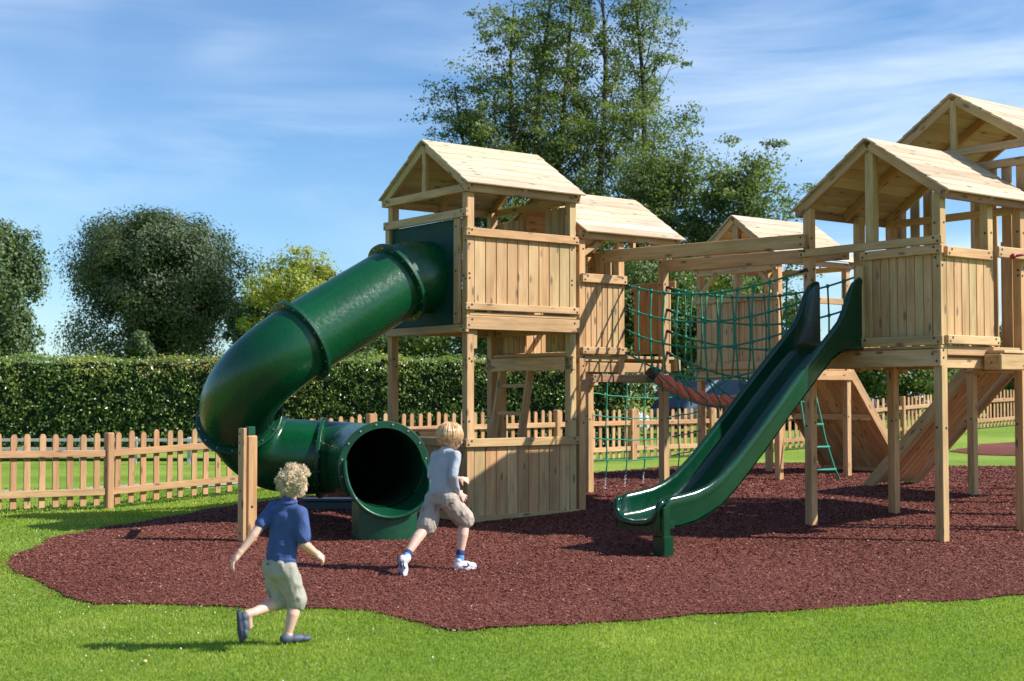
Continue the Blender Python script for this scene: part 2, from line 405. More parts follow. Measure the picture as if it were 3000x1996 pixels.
#SPLIT1
# ------------------------------------------------------------------ timber towers
def bolts_l(b, r, l, zs_or_pts):           # bolt heads on a face looking along -l; pts = (r, z)
    for (rr, zz) in zs_or_pts: b.disc(W(rr, l + .001, zz), -DL, .0125, .0035)
def bolts_r(b, r, pts):                    # on a face looking along -r; pts = (l, z)
    for (ll, zz) in pts: b.disc(W(r + .001, ll, zz), -DR, .0125, .0035)
def part(t, name, fn, mats=None, label=None):
    b = MB(); fn(b)
    return b.build(name, mats or WD, t, label=label)
def post(t, r, l, z0, z1, w=.092, name='post'):
    def f(b):
        b.rl(r, r + w, l, l + w, z0, z1, .005)
        for zz in (1.05, 1.68, 1.74, 2.55, 2.62, 2.95):
            if z0 + .3 < zz < z1 - .05: bolts_r(b, r, [(l + random.choice((.03, .06)), zz + random.uniform(-.03, .03))]); bolts_l(b, 0, l, [(r + random.choice((.03, .06)), zz + random.uniform(-.03, .03))])
    return part(t, name, f)
def rail_l(t, r0, r1, l, z0, z1, th=.042, name='rail', bl=True, mats=None):   # rail along r with its face at l, looking -l
    def f(b):
        b.rl(r0, r1, l, l + th, z0, z1, .006)
        if bl:
            h = z1 - z0
            for e, s in ((r0, 1), (r1, -1)): bolts_l(b, 0, l, [(e + s * .035, z0 + h * .3), (e + s * .075, z0 + h * .72)])
    return part(t, name, f, mats)
def rail_r(t, l0, l1, r, z0, z1, th=.042, name='rail', bl=True, mats=None):
    def f(b):
        b.rl(r, r + th, l0, l1, z0, z1, .006)
        if bl:
            h = z1 - z0
            for e, s in ((l0, 1), (l1, -1)): bolts_r(b, r, [(e + s * .04, z0 + h * .3), (e + s * .085, z0 + h * .72)])
    return part(t, name, f, mats)
def boards_l(t, r0, r1, l, z0, z1, n, th=.028, gap=.006, name='board_panel', label=None):
    def f(b):
        w = (r1 - r0) / n
        for i in range(n): b.rl(r0 + i * w + gap / 2, r0 + (i + 1) * w - gap / 2, l, l + th, z0, z1, .005)
    return part(t, name, f, None, label)
def boards_r(t, l0, l1, r, z0, z1, n, th=.028, gap=.006, name='board_panel', label=None):
    def f(b):
        w = (l1 - l0) / n
        for i in range(n): b.rl(r, r + th, l0 + i * w + gap / 2, l0 + (i + 1) * w - gap / 2, z0, z1, .005)
    return part(t, name, f, None, label)
def roof(t, r0, r1, l0, l1, ze, za, n=7, raft=3, over=.03):
    """pitched roof of lapped boards; ridge along r; eaves at l0 and l1 (height ze), ridge height za"""
    lm = (l0 + l1) / 2
    for sgn, le in ((-1, l0), (1, l1)):
        def f(b):
            a = Vector((le, ze)); c = Vector((lm, za)); d = (c - a); L = d.length; d.normalize(); nrm = Vector((-d.y, d.x)) * (1 if sgn < 0 else -1)
            w = L / n
            for i in range(n):
                mid = a + d * (w * (i + .5)) + nrm * (.016)
                side = (DL * d.x + Vector((0, 0, d.y))); up = (DL * nrm.x + Vector((0, 0, nrm.y)))
                # boards tilt slightly so each lower edge laps over the next
                q = .05
                s2 = (side - up * q).normalized(); u2 = (up + side * q).normalized()
                Mx = Matrix((DR, s2, u2)).transposed()
                b.box(W((r0 + r1) / 2 + random.uniform(-.004, .004), mid.x, mid.y), (r1 - r0 + random.uniform(-.006, .006), w * 1.08, .02), Mx, .004)
        part(t, 'roof_slope', f, [M['roofwood'], M['bolt']])
    for i in range(raft):
        rr = r0 + .06 + (r1 - r0 - .12) * i / max(1, raft - 1)
        for le in (l0, l1):
            part(t, 'rafter', lambda b: b.beam(W(rr, le + (lm - le) * .05, ze - .045 + (za - ze) * .05), W(rr, lm + (le - lm) * .02, za - .06), .045, .085, side=DR))
def king(t, r, l, z0, z1, w=.07, d=.05):
    part(t, 'king_post', lambda b: b.rl(r, r + d, l - w / 2, l + w / 2, z0, z1, .005))
def deck(t, r0, r1, l0, l1, z, n=10, th=.035):
    def f(b):
        w = (l1 - l0) / n
        for i in range(n): b.rl(r0, r1, l0 + i * w + .004, l0 + (i + 1) * w - .004, z - th, z, .005)
    part(t, 'deck', f)
def tower(label, r, l): return T('play_tower', label, 'play tower', W(r, l, gz(r, l)), RZ, 'roofed timber towers of the climbing frame')

# --- tower with the tube slide
t1 = tower('roofed wooden tower with the green tube slide bolted to its left side', 0, 0)
for (r, l) in ((.042, .042), (1.44, .042), (.042, 1.5), (1.44, 1.5)):
    post(t1, r, l, gz(r, l) - .3, 3.50 if l < 1 else 3.52)
# street face (looking -l)
rail_l(t1, .0, 1.545, 0, 3.01, 3.10); rail_l(t1, .0, 1.545, 0, 2.235, 2.31)
boards_l(t1, .136, 1.438, .045, 2.24, 3.03, 9, label='upright boards of the raised front panel')
rail_l(t1, .0, 1.545, -.004, 2.03, 2.175, name='deck_beam')
deck(t1, .07, 1.53, .03, 1.6, 2.215)
rail_l(t1, .0, 1.545, 0, .80, .89); boards_l(t1, .136, 1.438, .045, -.02, .82, 9, label='upright boards of the ground level panel')
rail_l(t1, .0, 1.545, 0, -.02, .085)
rail_l(t1, -.01, 1.56, -.006, 3.475, 3.565, name='eave_beam', th=.045)
rail_l(t1, -.01, 1.56, 1.605, 3.475, 3.56, name='eave_beam', th=.045)
# slide face (looking -r)
rail_r(t1, -.0, 1.64, -.006, 3.475, 3.56, name='gable_beam', th=.04)
rail_r(t1, .0, 1.62, -.006, 3.21, 3.30); rail_r(t1, .0, 1.62, -.004, 2.0, 2.085)
rail_r(t1, .0, 1.64, 1.52, 3.475, 3.56, name='gable_beam', th=.04)
def side_trim(b):
    b.rl(.0, .04, .135, .235, 2.09, 3.205, .006); bolts_r(b, .0, [(.19, 3.12), (.19, 2.65), (.19, 2.2)])
part(t1, 'side_trim', side_trim); part(t1, 'side_trim', lambda b: b.rl(.0, .04, 1.505, 1.585, 2.09, 3.205, .006))
def gp(b):
    b.rl(.044, .06, .16, 1.55, 2.09, 3.21, .002)
part(t1, 'slide_panel', gp, [M['panelgreen']], 'dark green plastic sheet that the tube slide passes through')
# walls towards the next tower
boards_r(t1, .14, .60, 1.535, 1.83, 3.46, 4); boards_r(t1, .98, 1.5, 1.535, 1.83, 3.40, 5)
rail_r(t1, .09, 1.55, 1.50, 2.03, 2.17, name='deck_beam', bl=False)
rail_l(t1, .0, 1.545, 1.6, 2.03, 2.175, name='deck_beam', bl=False)
rail_l(t1, .0, 1.1, 1.585, .80, .90); boards_l(t1, .14, .95, 1.56, 0, .86, 6)
def counter(b): b.rl(.3, .95, 1.30, 1.55, .93, .955, .004); b.rl(.3, .95, 1.30, 1.325, .80, .93, .004)
part(t1, 'play_counter', counter)
rail_r(t1, .0, 1.62, 0, .80, .89); boards_r(t1, .136, 1.5, .045, -.02, .82, 9); rail_r(t1, .0, 1.62, 0, -.04, .06)
roof(t1, -.035, 1.585, -.055, 1.665, 3.545, 4.11)
king(t1, .0, .805, 3.55, 4.06)
for (l0, r0) in ((.13, .136),):
    part(t1, 'knee_brace', lambda b: b.rl(.134, .18, .05, .13, 1.83, 2.03, .004))
# leaning ladder under the deck
ld = T('wooden_ladder', 'leaning wooden ladder with dark rungs under the deck of the tube slide tower', 'ladder', W(1.2, 1.0, gz(1.2, 1)), RZ)
for l in (.82, 1.36):
    part(ld, 'stile', lambda b: b.beam(W(1.50, l, 1.66), W(1.22, l, gz(1.22, l) - .03), .045, .09, side=DL))
for i in range(5):
    q = .13 + i * .2; part(ld, 'rung', lambda b: b.beam(W(1.50 - .28 * q, .8, 1.66 - 1.6 * q), W(1.50 - .28 * q, 1.38, 1.66 - 1.6 * q), .03, .045, side=DR))

# --- second, lower tower beside it
t2 = tower('lower roofed wooden tower just behind the tube slide tower, rope bridge tied to it', 1.6, 0)
for (r, l, z1) in ((1.575, .042, 3.08), (2.16, .042, 3.08), (2.86, .042, 2.86), (1.575, 1.5, 3.08), (2.95, 1.5, 3.08)):
    post(t2, r, l, 1.56 if r == 2.16 else gz(r, l) - .3, z1)
rail_l(t2, 1.59, 2.26, -.002, 2.60, 2.70); rail_l(t2, 1.59, 2.26, -.002, 1.80, 1.88)
boards_l(t2, 1.668, 2.158, .045, 1.84, 2.64, 6)
deck(t2, 1.56, 3.05, .05, 1.6, 1.79, 9)
rail_l(t2, 1.67, 2.16, .05, 1.72, 1.765, name='deck_edge', bl=False); rail_l(t2, 1.668, 3.0, .06, 1.60, 1.71, name='deck_beam', bl=False)
part(t2, 'bridge_beam', lambda b: (b.rl(1.668, 2.95, -.05, .0, 1.485, 1.575, .006), bolts_l(b, 0, -.05, [(1.70, 1.52), (1.73, 1.55)])), [M['redwood'], M['bolt']], 'reddish brown beam under the rope bridge')
part(t2, 'beam_block', lambda b: (b.rl(2.93, 3.05, 1.42, 1.5, 1.46, 1.60, .005),))
rail_r(t2, .0, 1.62, 1.44, 1.62, 1.775, name='deck_beam', th=.05); rail_r(t2, .06, 1.58, 1.455, 1.78, 1.82, bl=False, name='deck_edge')
rail_r(t2, .0, 1.62, 3.05, 1.62, 1.775, name='deck_beam', th=.05, bl=False)
boards_r(t2, .13, .76, 3.045, 1.84, 2.64, 6); rail_r(t2, .04, .8, 3.04, 2.6, 2.69, bl=False, th=.035)
boards_r(t2, 1.18, 1.5, 3.045, 1.84, 3.05, 3)
boards_l(t2, 1.67, 2.95, 1.57, 1.84, 2.64, 11); rail_l(t2, 1.6, 3.05, 1.53, 2.6, 2.7, bl=False)
rail_l(t2, 1.56, 3.09, -.004, 3.09, 3.175, name='eave_beam', th=.045); rail_l(t2, 1.56, 3.09, 1.6, 3.09, 3.175, name='eave_beam', th=.045)
rail_r(t2, .045, 1.60, 3.05, 3.06, 3.14, name='gable_beam', th=.04); rail_r(t2, .045, 1.6, 1.585, 3.06, 3.14, name='gable_beam', th=.04)
roof(t2, 1.59, 3.12, -.055, 1.665, 3.15, 3.715); king(t2, 3.05, .805, 3.1, 3.67)
part(t2, 'knee_brace', lambda b: b.beam(W(1.66, .09, 2.92), W(1.90, .09, 3.07), .04, .06, side=DL))

# --- tower with the open slide
t3 = tower('roofed wooden tower in the right foreground with the open green slide', 2.7, -3.88)
for (r, l, z1) in ((2.71, -3.86, 3.26), (2.71, -2.29, 3.27), (3.52, -3.83, 3.24), (4.03, -3.86, 3.26), (4.12, -2.25, 3.27), (3.58, -2.24, 3.26), (3.62, -3.0, 0)):
    if z1: post(t3, r, l, 1.60 if r in (3.52, 3.58) else gz(r, l) - .3, z1)
king(t3, 2.72, -3.035, 2.78, 3.82, .10, .09)
rail_r(t3, -3.90, -2.17, 2.665, 2.765, 2.845, name='rail'); rail_r(t3, -3.90, -2.95, 2.668, 2.672, 2.757)
boards_r(t3, -3.76, -2.97, 2.715, 1.86, 2.70, 8, label='upright boards beside the slide mouth')
part(t3, 'side_trim', lambda b: (b.rl(2.67, 2.712, -2.985, -2.905, 1.90, 2.62, .005), bolts_r(b, 2.67, [(-2.945, 2.5), (-2.945, 2.2), (-2.945, 1.98)])))
rail_r(t3, -3.90, -2.93, 2.66, 1.815, 1.905); rail_r(t3, -3.87, -2.2, 2.69, 1.785, 1.81, name='deck_edge', bl=False)
rail_r(t3, -3.88, -2.18, 2.662, 1.615, 1.775, name='deck_beam')
deck(t3, 2.75, 4.15, -3.85, -2.2, 1.812)
rail_l(t3, 2.755, 3.50, -3.905, 2.65, 2.745); rail_l(t3, 2.755, 3.60, -3.905, 1.825, 1.91)
boards_l(t3, 2.80, 3.52, -3.86, 1.88, 2.68, 6)
rail_l(t3, 2.80, 3.45, -3.86, 1.72, 1.80, name='deck_edge', bl=False); rail_l(t3, 2.8, 4.1, -3.82, 1.60, 1.70, name='deck_beam', bl=False)
part(t3, 'step_block', lambda b: (b.rl(3.38, 3.80, -4.05, -3.86, 1.585, 1.74, .01), b.rl(3.42, 3.80, -4.06, -3.86, 1.745, 1.775, .006)))
part(t3, 'grab_rail', lambda b: (b.rl(3.52, 4.5, -3.95, -3.905, 2.68, 2.79, .008), bolts_l(b, 0, -3.95, [(3.56, 2.71), (3.58, 2.76)])))
hd = T('grab_handle', 'crimson plastic grab handle bolted to the wooden rail at the right edge', 'handle', W(3.9, -3.97, 2.72), RZ)
part(hd, 'handle_bar', lambda b: b.tube([W(3.74, -3.96, 2.70), W(3.76, -4.0, 2.705), W(3.80, -4.03, 2.715), W(4.1, -4.04, 2.74), W(4.14, -4.0, 2.745), W(4.16, -3.96, 2.745)], .013, 8), [M['grip']])
part(hd, 'mounting_plate', lambda b: b.ball(W(3.74, -3.965, 2.70), .03, .03, .03), [M['grip']])
rail_l(t3, 2.68, 4.22, -3.93, 3.19, 3.268, name='eave_beam', bl=False, mats=[M['redwood'], M['bolt']]); rail_l(t3, 2.68, 4.22, -2.16, 3.19, 3.26, name='eave_beam', bl=False, mats=[M['redwood'], M['bolt']])
rail_r(t3, -3.86, -2.2, 4.18, 3.18, 3.26, name='gable_beam', bl=False)
boards_l(t3, 3.62, 4.12, -2.22, 1.84, 2.64, 4); rail_l(t3, 2.7, 4.2, -2.16, 1.62, 1.775, name='deck_beam', bl=False)
rail_r(t3, -3.86, -2.2, 4.18, 1.62, 1.775, name='deck_beam', bl=False)
roof(t3, 2.655, 4.22, -3.975, -2.10, 3.245, 3.865, n=8)

# --- tall slatted tower behind it
t5 = tower('tallest wooden tower with slatted walls rising behind the open slide tower', 4.3, -3.8)
for (r, l) in ((4.30, -3.84), (4.30, -2.24), (5.72, -3.84), (5.72, -2.24)): post(t5, r, l, gz(r, l) - .3 if l < -3 else 1.58, 3.97)
rail_r(t5, -3.90, -2.15, 4.25, 3.87, 3.955, name='gable_beam'); rail_r(t5, -3.86, -2.2, 4.27, 3.69, 3.775)
def slats(b, r, lst, z0):
    for (l0, l1, z1) in lst: b.rl(r, r + .03, l0, l1, z0, z1, .005)
part(t5, 'slatted_wall', lambda b: (slats(b, 4.315, [(-3.74, -3.64, 3.78), (-3.58, -3.47, 3.74), (-3.41, -3.31, 3.78), (-3.25, -3.15, 3.75), (-2.62, -2.51, 3.72), (-2.45, -2.34, 3.78)], 1.75)))
part(t5, 'slatted_wall', lambda b: (slats(b, 5.72, [(-3.74, -3.62, 3.1), (-3.55, -3.43, 3.3), (-3.38, -3.26, 3.1), (-3.2, -3.08, 3.4), (-3.02, -2.9, 3.1), (-2.84, -2.72, 3.3), (-2.66, -2.54, 3.1), (-2.48, -2.36, 3.3)], 1.75)))
def slats_l(b):
    for i in range(8): b.rl(4.42 + i * .165, 4.53 + i * .165, -3.82, -3.79, 1.75, 3.2 + .18 * (i % 2), .005)
part(t5, 'slatted_wall', slats_l)
def slats_l2(b):
    for i in range(6): b.rl(4.42 + i * .22, 4.54 + i * .22, -2.20, -2.17, 1.75, 2.85, .005)
part(t5, 'slatted_wall', slats_l2)
rail_l(t5, 4.26, 5.85, -3.88, 3.88, 3.96, name='eave_beam'); rail_l(t5, 4.26, 5.85, -2.16, 3.88, 3.96, name='eave_beam', bl=False)
deck(t5, 4.28, 5.82, -3.85, -2.2, 1.80); rail_r(t5, -3.86, -2.2, 5.8, 1.62, 1.77, name='deck_beam', bl=False)
roof(t5, 4.22, 5.90, -3.90, -1.98, 3.94, 4.535, n=8); king(t5, 4.255, -2.94, 3.93, 4.48)

# --- far tower
t4 = tower('small roofed wooden tower furthest back, seen beyond the rope bridge', 6.6, 1.6)
for (r, l) in ((6.6, 1.6), (6.6, 3.14), (8.1, 1.6), (8.1, 3.14), (7.33, 1.6)): post(t4, r, l, 1.6 if r == 7.33 else gz(r, l) - .3, 3.28)
king(t4, 6.57, 2.40, 1.85, 3.88, .10, .09)
rail_r(t4, 1.58, 3.26, 6.55, 2.71, 2.81); rail_r(t4, 1.58, 3.26, 6.55, 1.72, 1.83); boards_r(t4, 1.69, 3.14, 6.60, 1.8, 2.74, 13)
rail_r(t4, 1.58, 3.26, 6.56, 1.56, 1.70, name='deck_beam'); deck(t4, 6.6, 8.2, 1.62, 3.24, 1.74)
rail_l(t4, 7.40, 8.15, 1.57, 2.68, 2.77); rail_l(t4, 6.6, 8.2, 1.57, 1.56, 1.70, name='deck_beam', bl=False)
rail_r(t4, 1.6, 3.24, 8.17, 1.56, 1.70, name='deck_beam', bl=False)
rail_l(t4, 6.54, 8.25, 1.56, 3.22, 3.30, name='eave_beam'); rail_l(t4, 6.54, 8.25, 3.22, 3.22, 3.30, name='eave_beam', bl=False, mats=[M['redwood'], M['bolt']])
rail_r(t4, 1.6, 3.24, 6.555, 3.13, 3.21, name='gable_beam'); rail_r(t4, 1.6, 3.24, 8.18, 3.2, 3.28, name='gable_beam', bl=False)
for q in (1, -1):
    l0 = 2.42 + .72 * q
    part(t4, 'knee_brace', lambda b: b.beam(W(6.62, l0, 2.86), W(6.62, l0 - .28 * q, 3.15), .04, .07, side=DR))
roof(t4, 6.50, 8.32, 1.50, 3.32, 3.30, 3.97); 

# --- low platform behind the tall tower
t6 = T('raised_platform', 'low open wooden platform behind the tall tower where the plank ramp ends', 'platform', W(6.5, -1.6, gz(6.5, -1.6)), RZ)
for (r, l) in ((6.45, -1.66), (7.75, -1.66), (6.45, -3.1), (7.75, -3.1)): post(t6, r, l, gz(r, l) - .3, 1.62)
rail_r(t6, -3.1, -1.55, 6.41, 1.62, 1.76, name='deck_beam'); rail_l(t6, 6.41, 7.9, -1.58, 1.62, 1.76, name='deck_beam', bl=False)
rail_l(t6, 6.41, 7.9, -3.1, 1.62, 1.76, name='deck_beam', bl=False); deck(t6, 6.43, 7.9, -3.08, -1.55, 1.80)

# ------------------------------------------------------------------ ramps, overhead beams
rp = T('plank_ramp', 'steep plank ramp leaning up to the low platform behind the tall tower', 'ramp', W(7.1, 0, gz(7.1, 0)), RZ)
def rampb(b):
    for i in range(7):
        l = 6.70 + i * .12; b.beam(W(l, .02, gz(l, 0) + .06), W(l, -1.5, 1.74), .11, .025, side=DR)
part(rp, 'ramp_planks', rampb)
for r in (6.62, 7.56): part(rp, 'side_board', lambda b: (b.beam(W(r, .10, gz(r, 0) - .02), W(r, -1.52, 1.70), .04, .15, side=DR), bolts_r(b, r - .02, [(-.80, 1.0), (-.78, .9)])))
cw = T('climbing_wall', 'big leaning board climbing wall seen from behind beyond the slide legs', 'climbing wall', W(9.5, 2.4, gz(9.5, 2.4)), RZ)
def wallb(b):
    for i in range(8):
        l = 1.72 + i * .19; b.beam(W(9.6, l + .09, gz(9.6, 2.4) + .02), W(8.28, l + .09, 1.72), .184, .025, side=DL)
part(cw, 'wall_boards', wallb)
for l in (1.68, 3.24): part(cw, 'side_board', lambda b: b.beam(W(9.62, l, gz(9.6, 2.4) - .03), W(8.25, l, 1.72), .045, .14, side=DL))
for q in (.02, .55): part(cw, 'cross_batten', lambda b: b.beam(W(9.52 - 1.32 * q, 1.7, .12 + 1.6 * q), W(9.52 - 1.32 * q, 3.22, .12 + 1.6 * q), .05, .09, side=DR))

def sbeam(label, p0, p1):
    t = T('overhead_beam', label, 'beam', p0, RZ, 'long timber beams over the rope bridge')
    d = (Vector(p1) - Vector(p0)).normalized(); n = Vector((0, 0, 1)).cross(d)
    def f(b):
        b.beam(p0, p1, .048, .145, side=n, ch=.006)
        for q in (.012, .985):
            c = Vector(p0).lerp(Vector(p1), q)
            for dz in (-.035, .04): b.disc(c - n * (-.0235 if n.dot(DR) < 0 else .0235) + Vector((0, 0, dz)), -DR, .0125, .004)
    part(t, 'beam', f)
sbeam('long horizontal beam over the near side of the rope bridge', W(2.06, .20, 2.925), W(2.645, -2.28, 2.925))
sbeam('long horizontal beam over the far side of the rope bridge', W(2.90, .15, 2.86), W(3.44, -2.2, 2.86))

# ------------------------------------------------------------------ rope bridge
def sag(p0, p1, s, n=16, bow=0):
    out = []
    for i in range(n + 1):
        q = i / n; p = Vector(p0).lerp(Vector(p1), q); k = 4 * q * (1 - q)
        out.append(p + Vector((0, 0, -s * k)) + DR * bow * k)
    return out
br = T('rope_bridge', 'sagging rope bridge with thick red twisted tread and green net sides', 'rope bridge', W(2.6, -1.1, gz(2.6, -1.1)), RZ)
zA = [2.60, 2.335, 2.085, 1.83]
TOPS = []
def netside(rA, rB, lB, bow):
    strands = []
    for k, z in enumerate(zA):
        pts = sag(W(rA, .02, z), W(rB, lB, z + (.03 if k == 0 else -.02)), [.17, .19, .22, .30][k], 24, bow * (.3 + .7 * math.sin(math.pi * (k + .6) / 4)))
        strands.append(pts)
    return strands
treadc = sag(W(2.60, -.02, 1.62), W(3.12, -2.12, 1.72), .40, 40)
treadc[0].z -= .04
SN = [netside(2.26, 2.70, -2.22, -.10), netside(2.93, 3.62, -2.2, .10)]
def netmesh(b, side):
    st = SN[side]
    for pts in st: b.tube(pts, .0115, 5)
    for j in range(2, 23, 2):
        col = [s_[j] for s_ in st]
        fine = []
        for a, c in zip(col[:-1], col[1:]):
            for q in (0, .33, .66): fine.append(a.lerp(c, q) + DR * (.012 * math.sin(q * 9.4)))
        fine.append(col[-1]); b.tube(fine, .0105, 5)
        tq = treadc[min(40, int(j / 24 * 40))]
        sd = DR * (.085 if side else -.085)
        for dj in ((-1, 1) if j % 4 == 0 else ()):
            e = treadc[max(0, min(40, int(j / 24 * 40) + dj * 2))] + sd
            b.tube([col[-1], col[-1].lerp(e, .5) + Vector((0, 0, -.01)), e, e - sd * .2 + Vector((0, 0, -.10))], .0085, 5)
        for c in col: b.ball(c, .022, .022, .026, seg=6, ring=4)
def clips(b, side):
    st = SN[side]
    for pts in st:
        for e, f in ((0, 1), (-1, -2)):
            d = (pts[f] - pts[e]).normalized(); b.tube([pts[e] - d * .035, pts[e] + d * .05], .017, 6)
for s_ in (0, 1):
    part(br, 'side_net', lambda b: netmesh(b, s_), [M['rope']]); part(br, 'end_clip', lambda b: clips(b, s_), [M['knot']])
def tread(b):
    for k in range(3):
        pts = []
        for i in range(161):
            q = i / 160; f = q * 40; a = int(min(39, f)); c = treadc[a].lerp(treadc[a + 1], f - a)
            d = (treadc[a + 1] - treadc[a]).normalized(); u = DR; v = d.cross(u).normalized()
            ph = 2 * math.pi * (q * 5.0 + k / 3); pts.append(c + (u * math.cos(ph) * .040 + v * math.sin(ph) * .040))
        b.tube(pts, .041, 10)
part(br, 'twisted_tread', tread, [M['redrope']])
part(br, 'end_binding', lambda b: b.tube([treadc[0] + DL * .05, treadc[0], treadc[1], treadc[2]], [.05, .085, .088, .082], 10), [M['darkrope']])
part(br, 'end_binding', lambda b: b.tube([treadc[39], treadc[40], treadc[40] - DL * .05], [.09, .105, .07], 10), [M['darkrope']])
def under(b):
    for sd in (-.10, .10):
        b.tube([p + DR * sd + Vector((0, 0, -.045)) for p in treadc], .0085, 5)
part(br, 'edge_rope', under, [M['rope']])

# hanging climbing net
cn = T('climbing_net', 'green rope climbing net with chain ends hanging between two timber posts', 'climbing net', W(4.2, 2.0, gz(4.2, 2.0)), RZ)
nA, nB = (3.045, 1.56), (6.58, 3.16)
def np_(q, z, bow=0): return W(nA[0] + (nB[0] - nA[0]) * q, nA[1] + (nB[1] - nA[1]) * q - bow, z)
ZN = [1.37, 1.09, .80, .53]
VQ = [.125, .29, .45, .62, .78]
def netm(b):
    for z in ZN + [1.74]:
        pts = [np_(i / 16, z - .07 * math.sin(math.pi * i / 16) * (0 if z > 1.5 else 1) + .006 * math.sin(i * 2.1)) for i in range(17)]
        b.tube(pts, .009, 5)
    for q in VQ:
        b.tube([np_(q + .006 * math.sin(z * 5), z) for z in (1.74, 1.5, 1.32, 1.18, 1.04, .9, .74, .6, .47)] + [np_(q - .012, .27)], .0095, 5)
        for z in ZN: b.ball(np_(q, z - .07 * math.sin(math.pi * q)), .02, seg=6, ring=4)
def chain(b, a, c, n):
    a = Vector(a); c = Vector(c); d = (c - a) / n
    for i in range(n):
        m_ = a + d * (i + .5); u = DR if i % 2 else DL; e = d.normalized(); L = d.length * .62
        ring = [m_ + e * math.cos(k * math.pi / 4) * L + u * math.sin(k * math.pi / 4) * .011 for k in range(9)]
        b.tube(ring, .0035, 4, cap=False)
part(cn, 'net', netm, [M['rope']])
for q in VQ: part(cn, 'chain', lambda b: chain(b, np_(q - .012, .28), np_(q - .02, gz(4.2, 2) - .02), 8), [M['steel']])
# rope ladder
rl_ = T('rope_ladder', 'green rope ladder hanging below the far tower behind a slide leg', 'rope ladder', W(7.0, 1.2, gz(7, 1.2)), RZ)
def lad(b, e):
    b.tube([W(6.92 + e * .32, 1.55, 1.58), W(6.9 + e * .36, 1.45, 1.2), W(6.88 + e * .42, 1.35, .7), W(6.87 + e * .5, 1.25, .3), W(6.87 + e * .56, 1.2, gz(7, 1.2))], .014, 6)
for e in (0, 1): part(rl_, 'side_rope', lambda b: lad(b, e), [M['rope']])
for i in range(4):
    z = .28 + i * .32; q = (1.58 - z) / 1.4; y = 1.55 - .33 * q
    part(rl_, 'rung', lambda b: b.tube([W(6.90 - .02 * q, y, z), W(6.90 + .32 + .18 * q, y, z)], .018, 8), [M['rope']])

# ------------------------------------------------------------------ tube slide
def pathpts():
    P = []
    h1 = Vector((-.794, -.607, 0))
    a = Vector((-.90, 14.95, 2.62)); r1 = Vector((-1.24, 14.72, 2.545)); r2 = Vector((-2.156, 14.02, 1.893))
    def herm(p0, m0, p1, m1, n):
        o = []
        for i in range(n):
            t = i / n; o.append(p0 * (2 * t**3 - 3 * t**2 + 1) + m0 * (t**3 - 2 * t**2 + t) + p1 * (-2 * t**3 + 3 * t**2) + m1 * (t**3 - t**2))
        return o
    d12 = (r2 - r1).normalized()
    P += herm(a, h1 * .4, r1, d12 * .4, 8); i1 = len(P)
    P += [r1.lerp(r2, i / 10) for i in range(10)]; i2 = len(P)
    # hairpin, clockwise seen from above
    R = .43; c = Vector((r2.x - .607 * R, r2.y + .794 * R, 0)); n = 26; th0 = R_(-52.6); th1 = R_(-184)
    L = R * abs(th1 - th0); z0, z1, s0, s1 = r2.z, 1.11, -.60 * L, -.66 * L
    for i in range(n):
        t = i / n; th = th0 + (th1 - th0) * t
        z = z0 * (2 * t**3 - 3 * t**2 + 1) + s0 * (t**3 - 2 * t**2 + t) + z1 * (-2 * t**3 + 3 * t**2) + s1 * (t**3 - t**2)
        P.append(Vector((c.x + R * math.cos(th), c.y + R * math.sin(th), z)))
    i3 = len(P)
    e = Vector((c.x + R * math.cos(th1), c.y + R * math.sin(th1), z1)); hd_ = Vector((math.sin(th1), -math.cos(th1), 0))
    s = Vector((-2.42, 14.72, .70))
    P += herm(e, Vector((hd_.x, hd_.y, -.66)) * .75, s, Vector((1, .0, -.10)) * .75, 16)
    s2 = Vector((-2.02, 14.72, .675)); P += [s.lerp(s2, i / 4) for i in range(4)]; i4 = len(P)
    R = .48; cc = Vector((s2.x, s2.y - R, 0)); n = 16; t1 = R_(76)
    for i in range(n):
        t = i / n; P.append(Vector((cc.x + R * math.sin(t * t1), cc.y + R * math.cos(t * t1), .675 - .02 * t)))
    e = Vector((cc.x + R * math.sin(t1), cc.y + R * math.cos(t1), .655)); i5 = len(P)
    g = Vector((-1.235, 13.32, .648)); P += [e.lerp(g, i / 8) for i in range(9)]
    return P, (i1, i2, i3, i4, i5)
PP, BR = pathpts()
def frames(P):
    out = []; a = None
    for i in range(len(P)):
        d = (P[min(i + 1, len(P) - 1)] - P[max(i - 1, 0)]).normalized()
        if a is None: a = Vector((0, 0, 1))
        a = (a - d * a.dot(d)).normalized(); out.append((P[i], d, a, d.cross(a)))
    return out
FRM = frames(PP)
_p, _d, _a, _e = FRM[-1]; _a = (Vector((0, 0, 1)) - _d * _d.z).normalized(); FRM[-1] = (_p, _d, _a, _d.cross(_a)); MOUTH = FRM[-1]
for _i in range(len(FRM) - 10, len(FRM)):
    _p, _d, _a, _e = FRM[_i]; _a = (Vector((0, 0, 1)) - _d * _d.z).normalized(); FRM[_i] = (_p, _d, _a, _d.cross(_a))
TR = .392
def shell(b, i0, i1, ro=TR, ri=TR - .014, k=48):
    n = i1 - i0 + 1
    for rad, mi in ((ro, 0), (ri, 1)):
        vs = []
        for i in range(i0, i1 + 1):
            p, d, a, e = FRM[i]
            for j in range(k):
                q = 2 * math.pi * j / k; vs.append(p + (a * math.cos(q) + e * math.sin(q)) * rad)
        fs = [(i * k + j, i * k + (j + 1) % k, (i + 1) * k + (j + 1) % k, (i + 1) * k + j) for i in range(n - 1) for j in range(k)]
        b.add(vs, fs, mi, smooth=True)
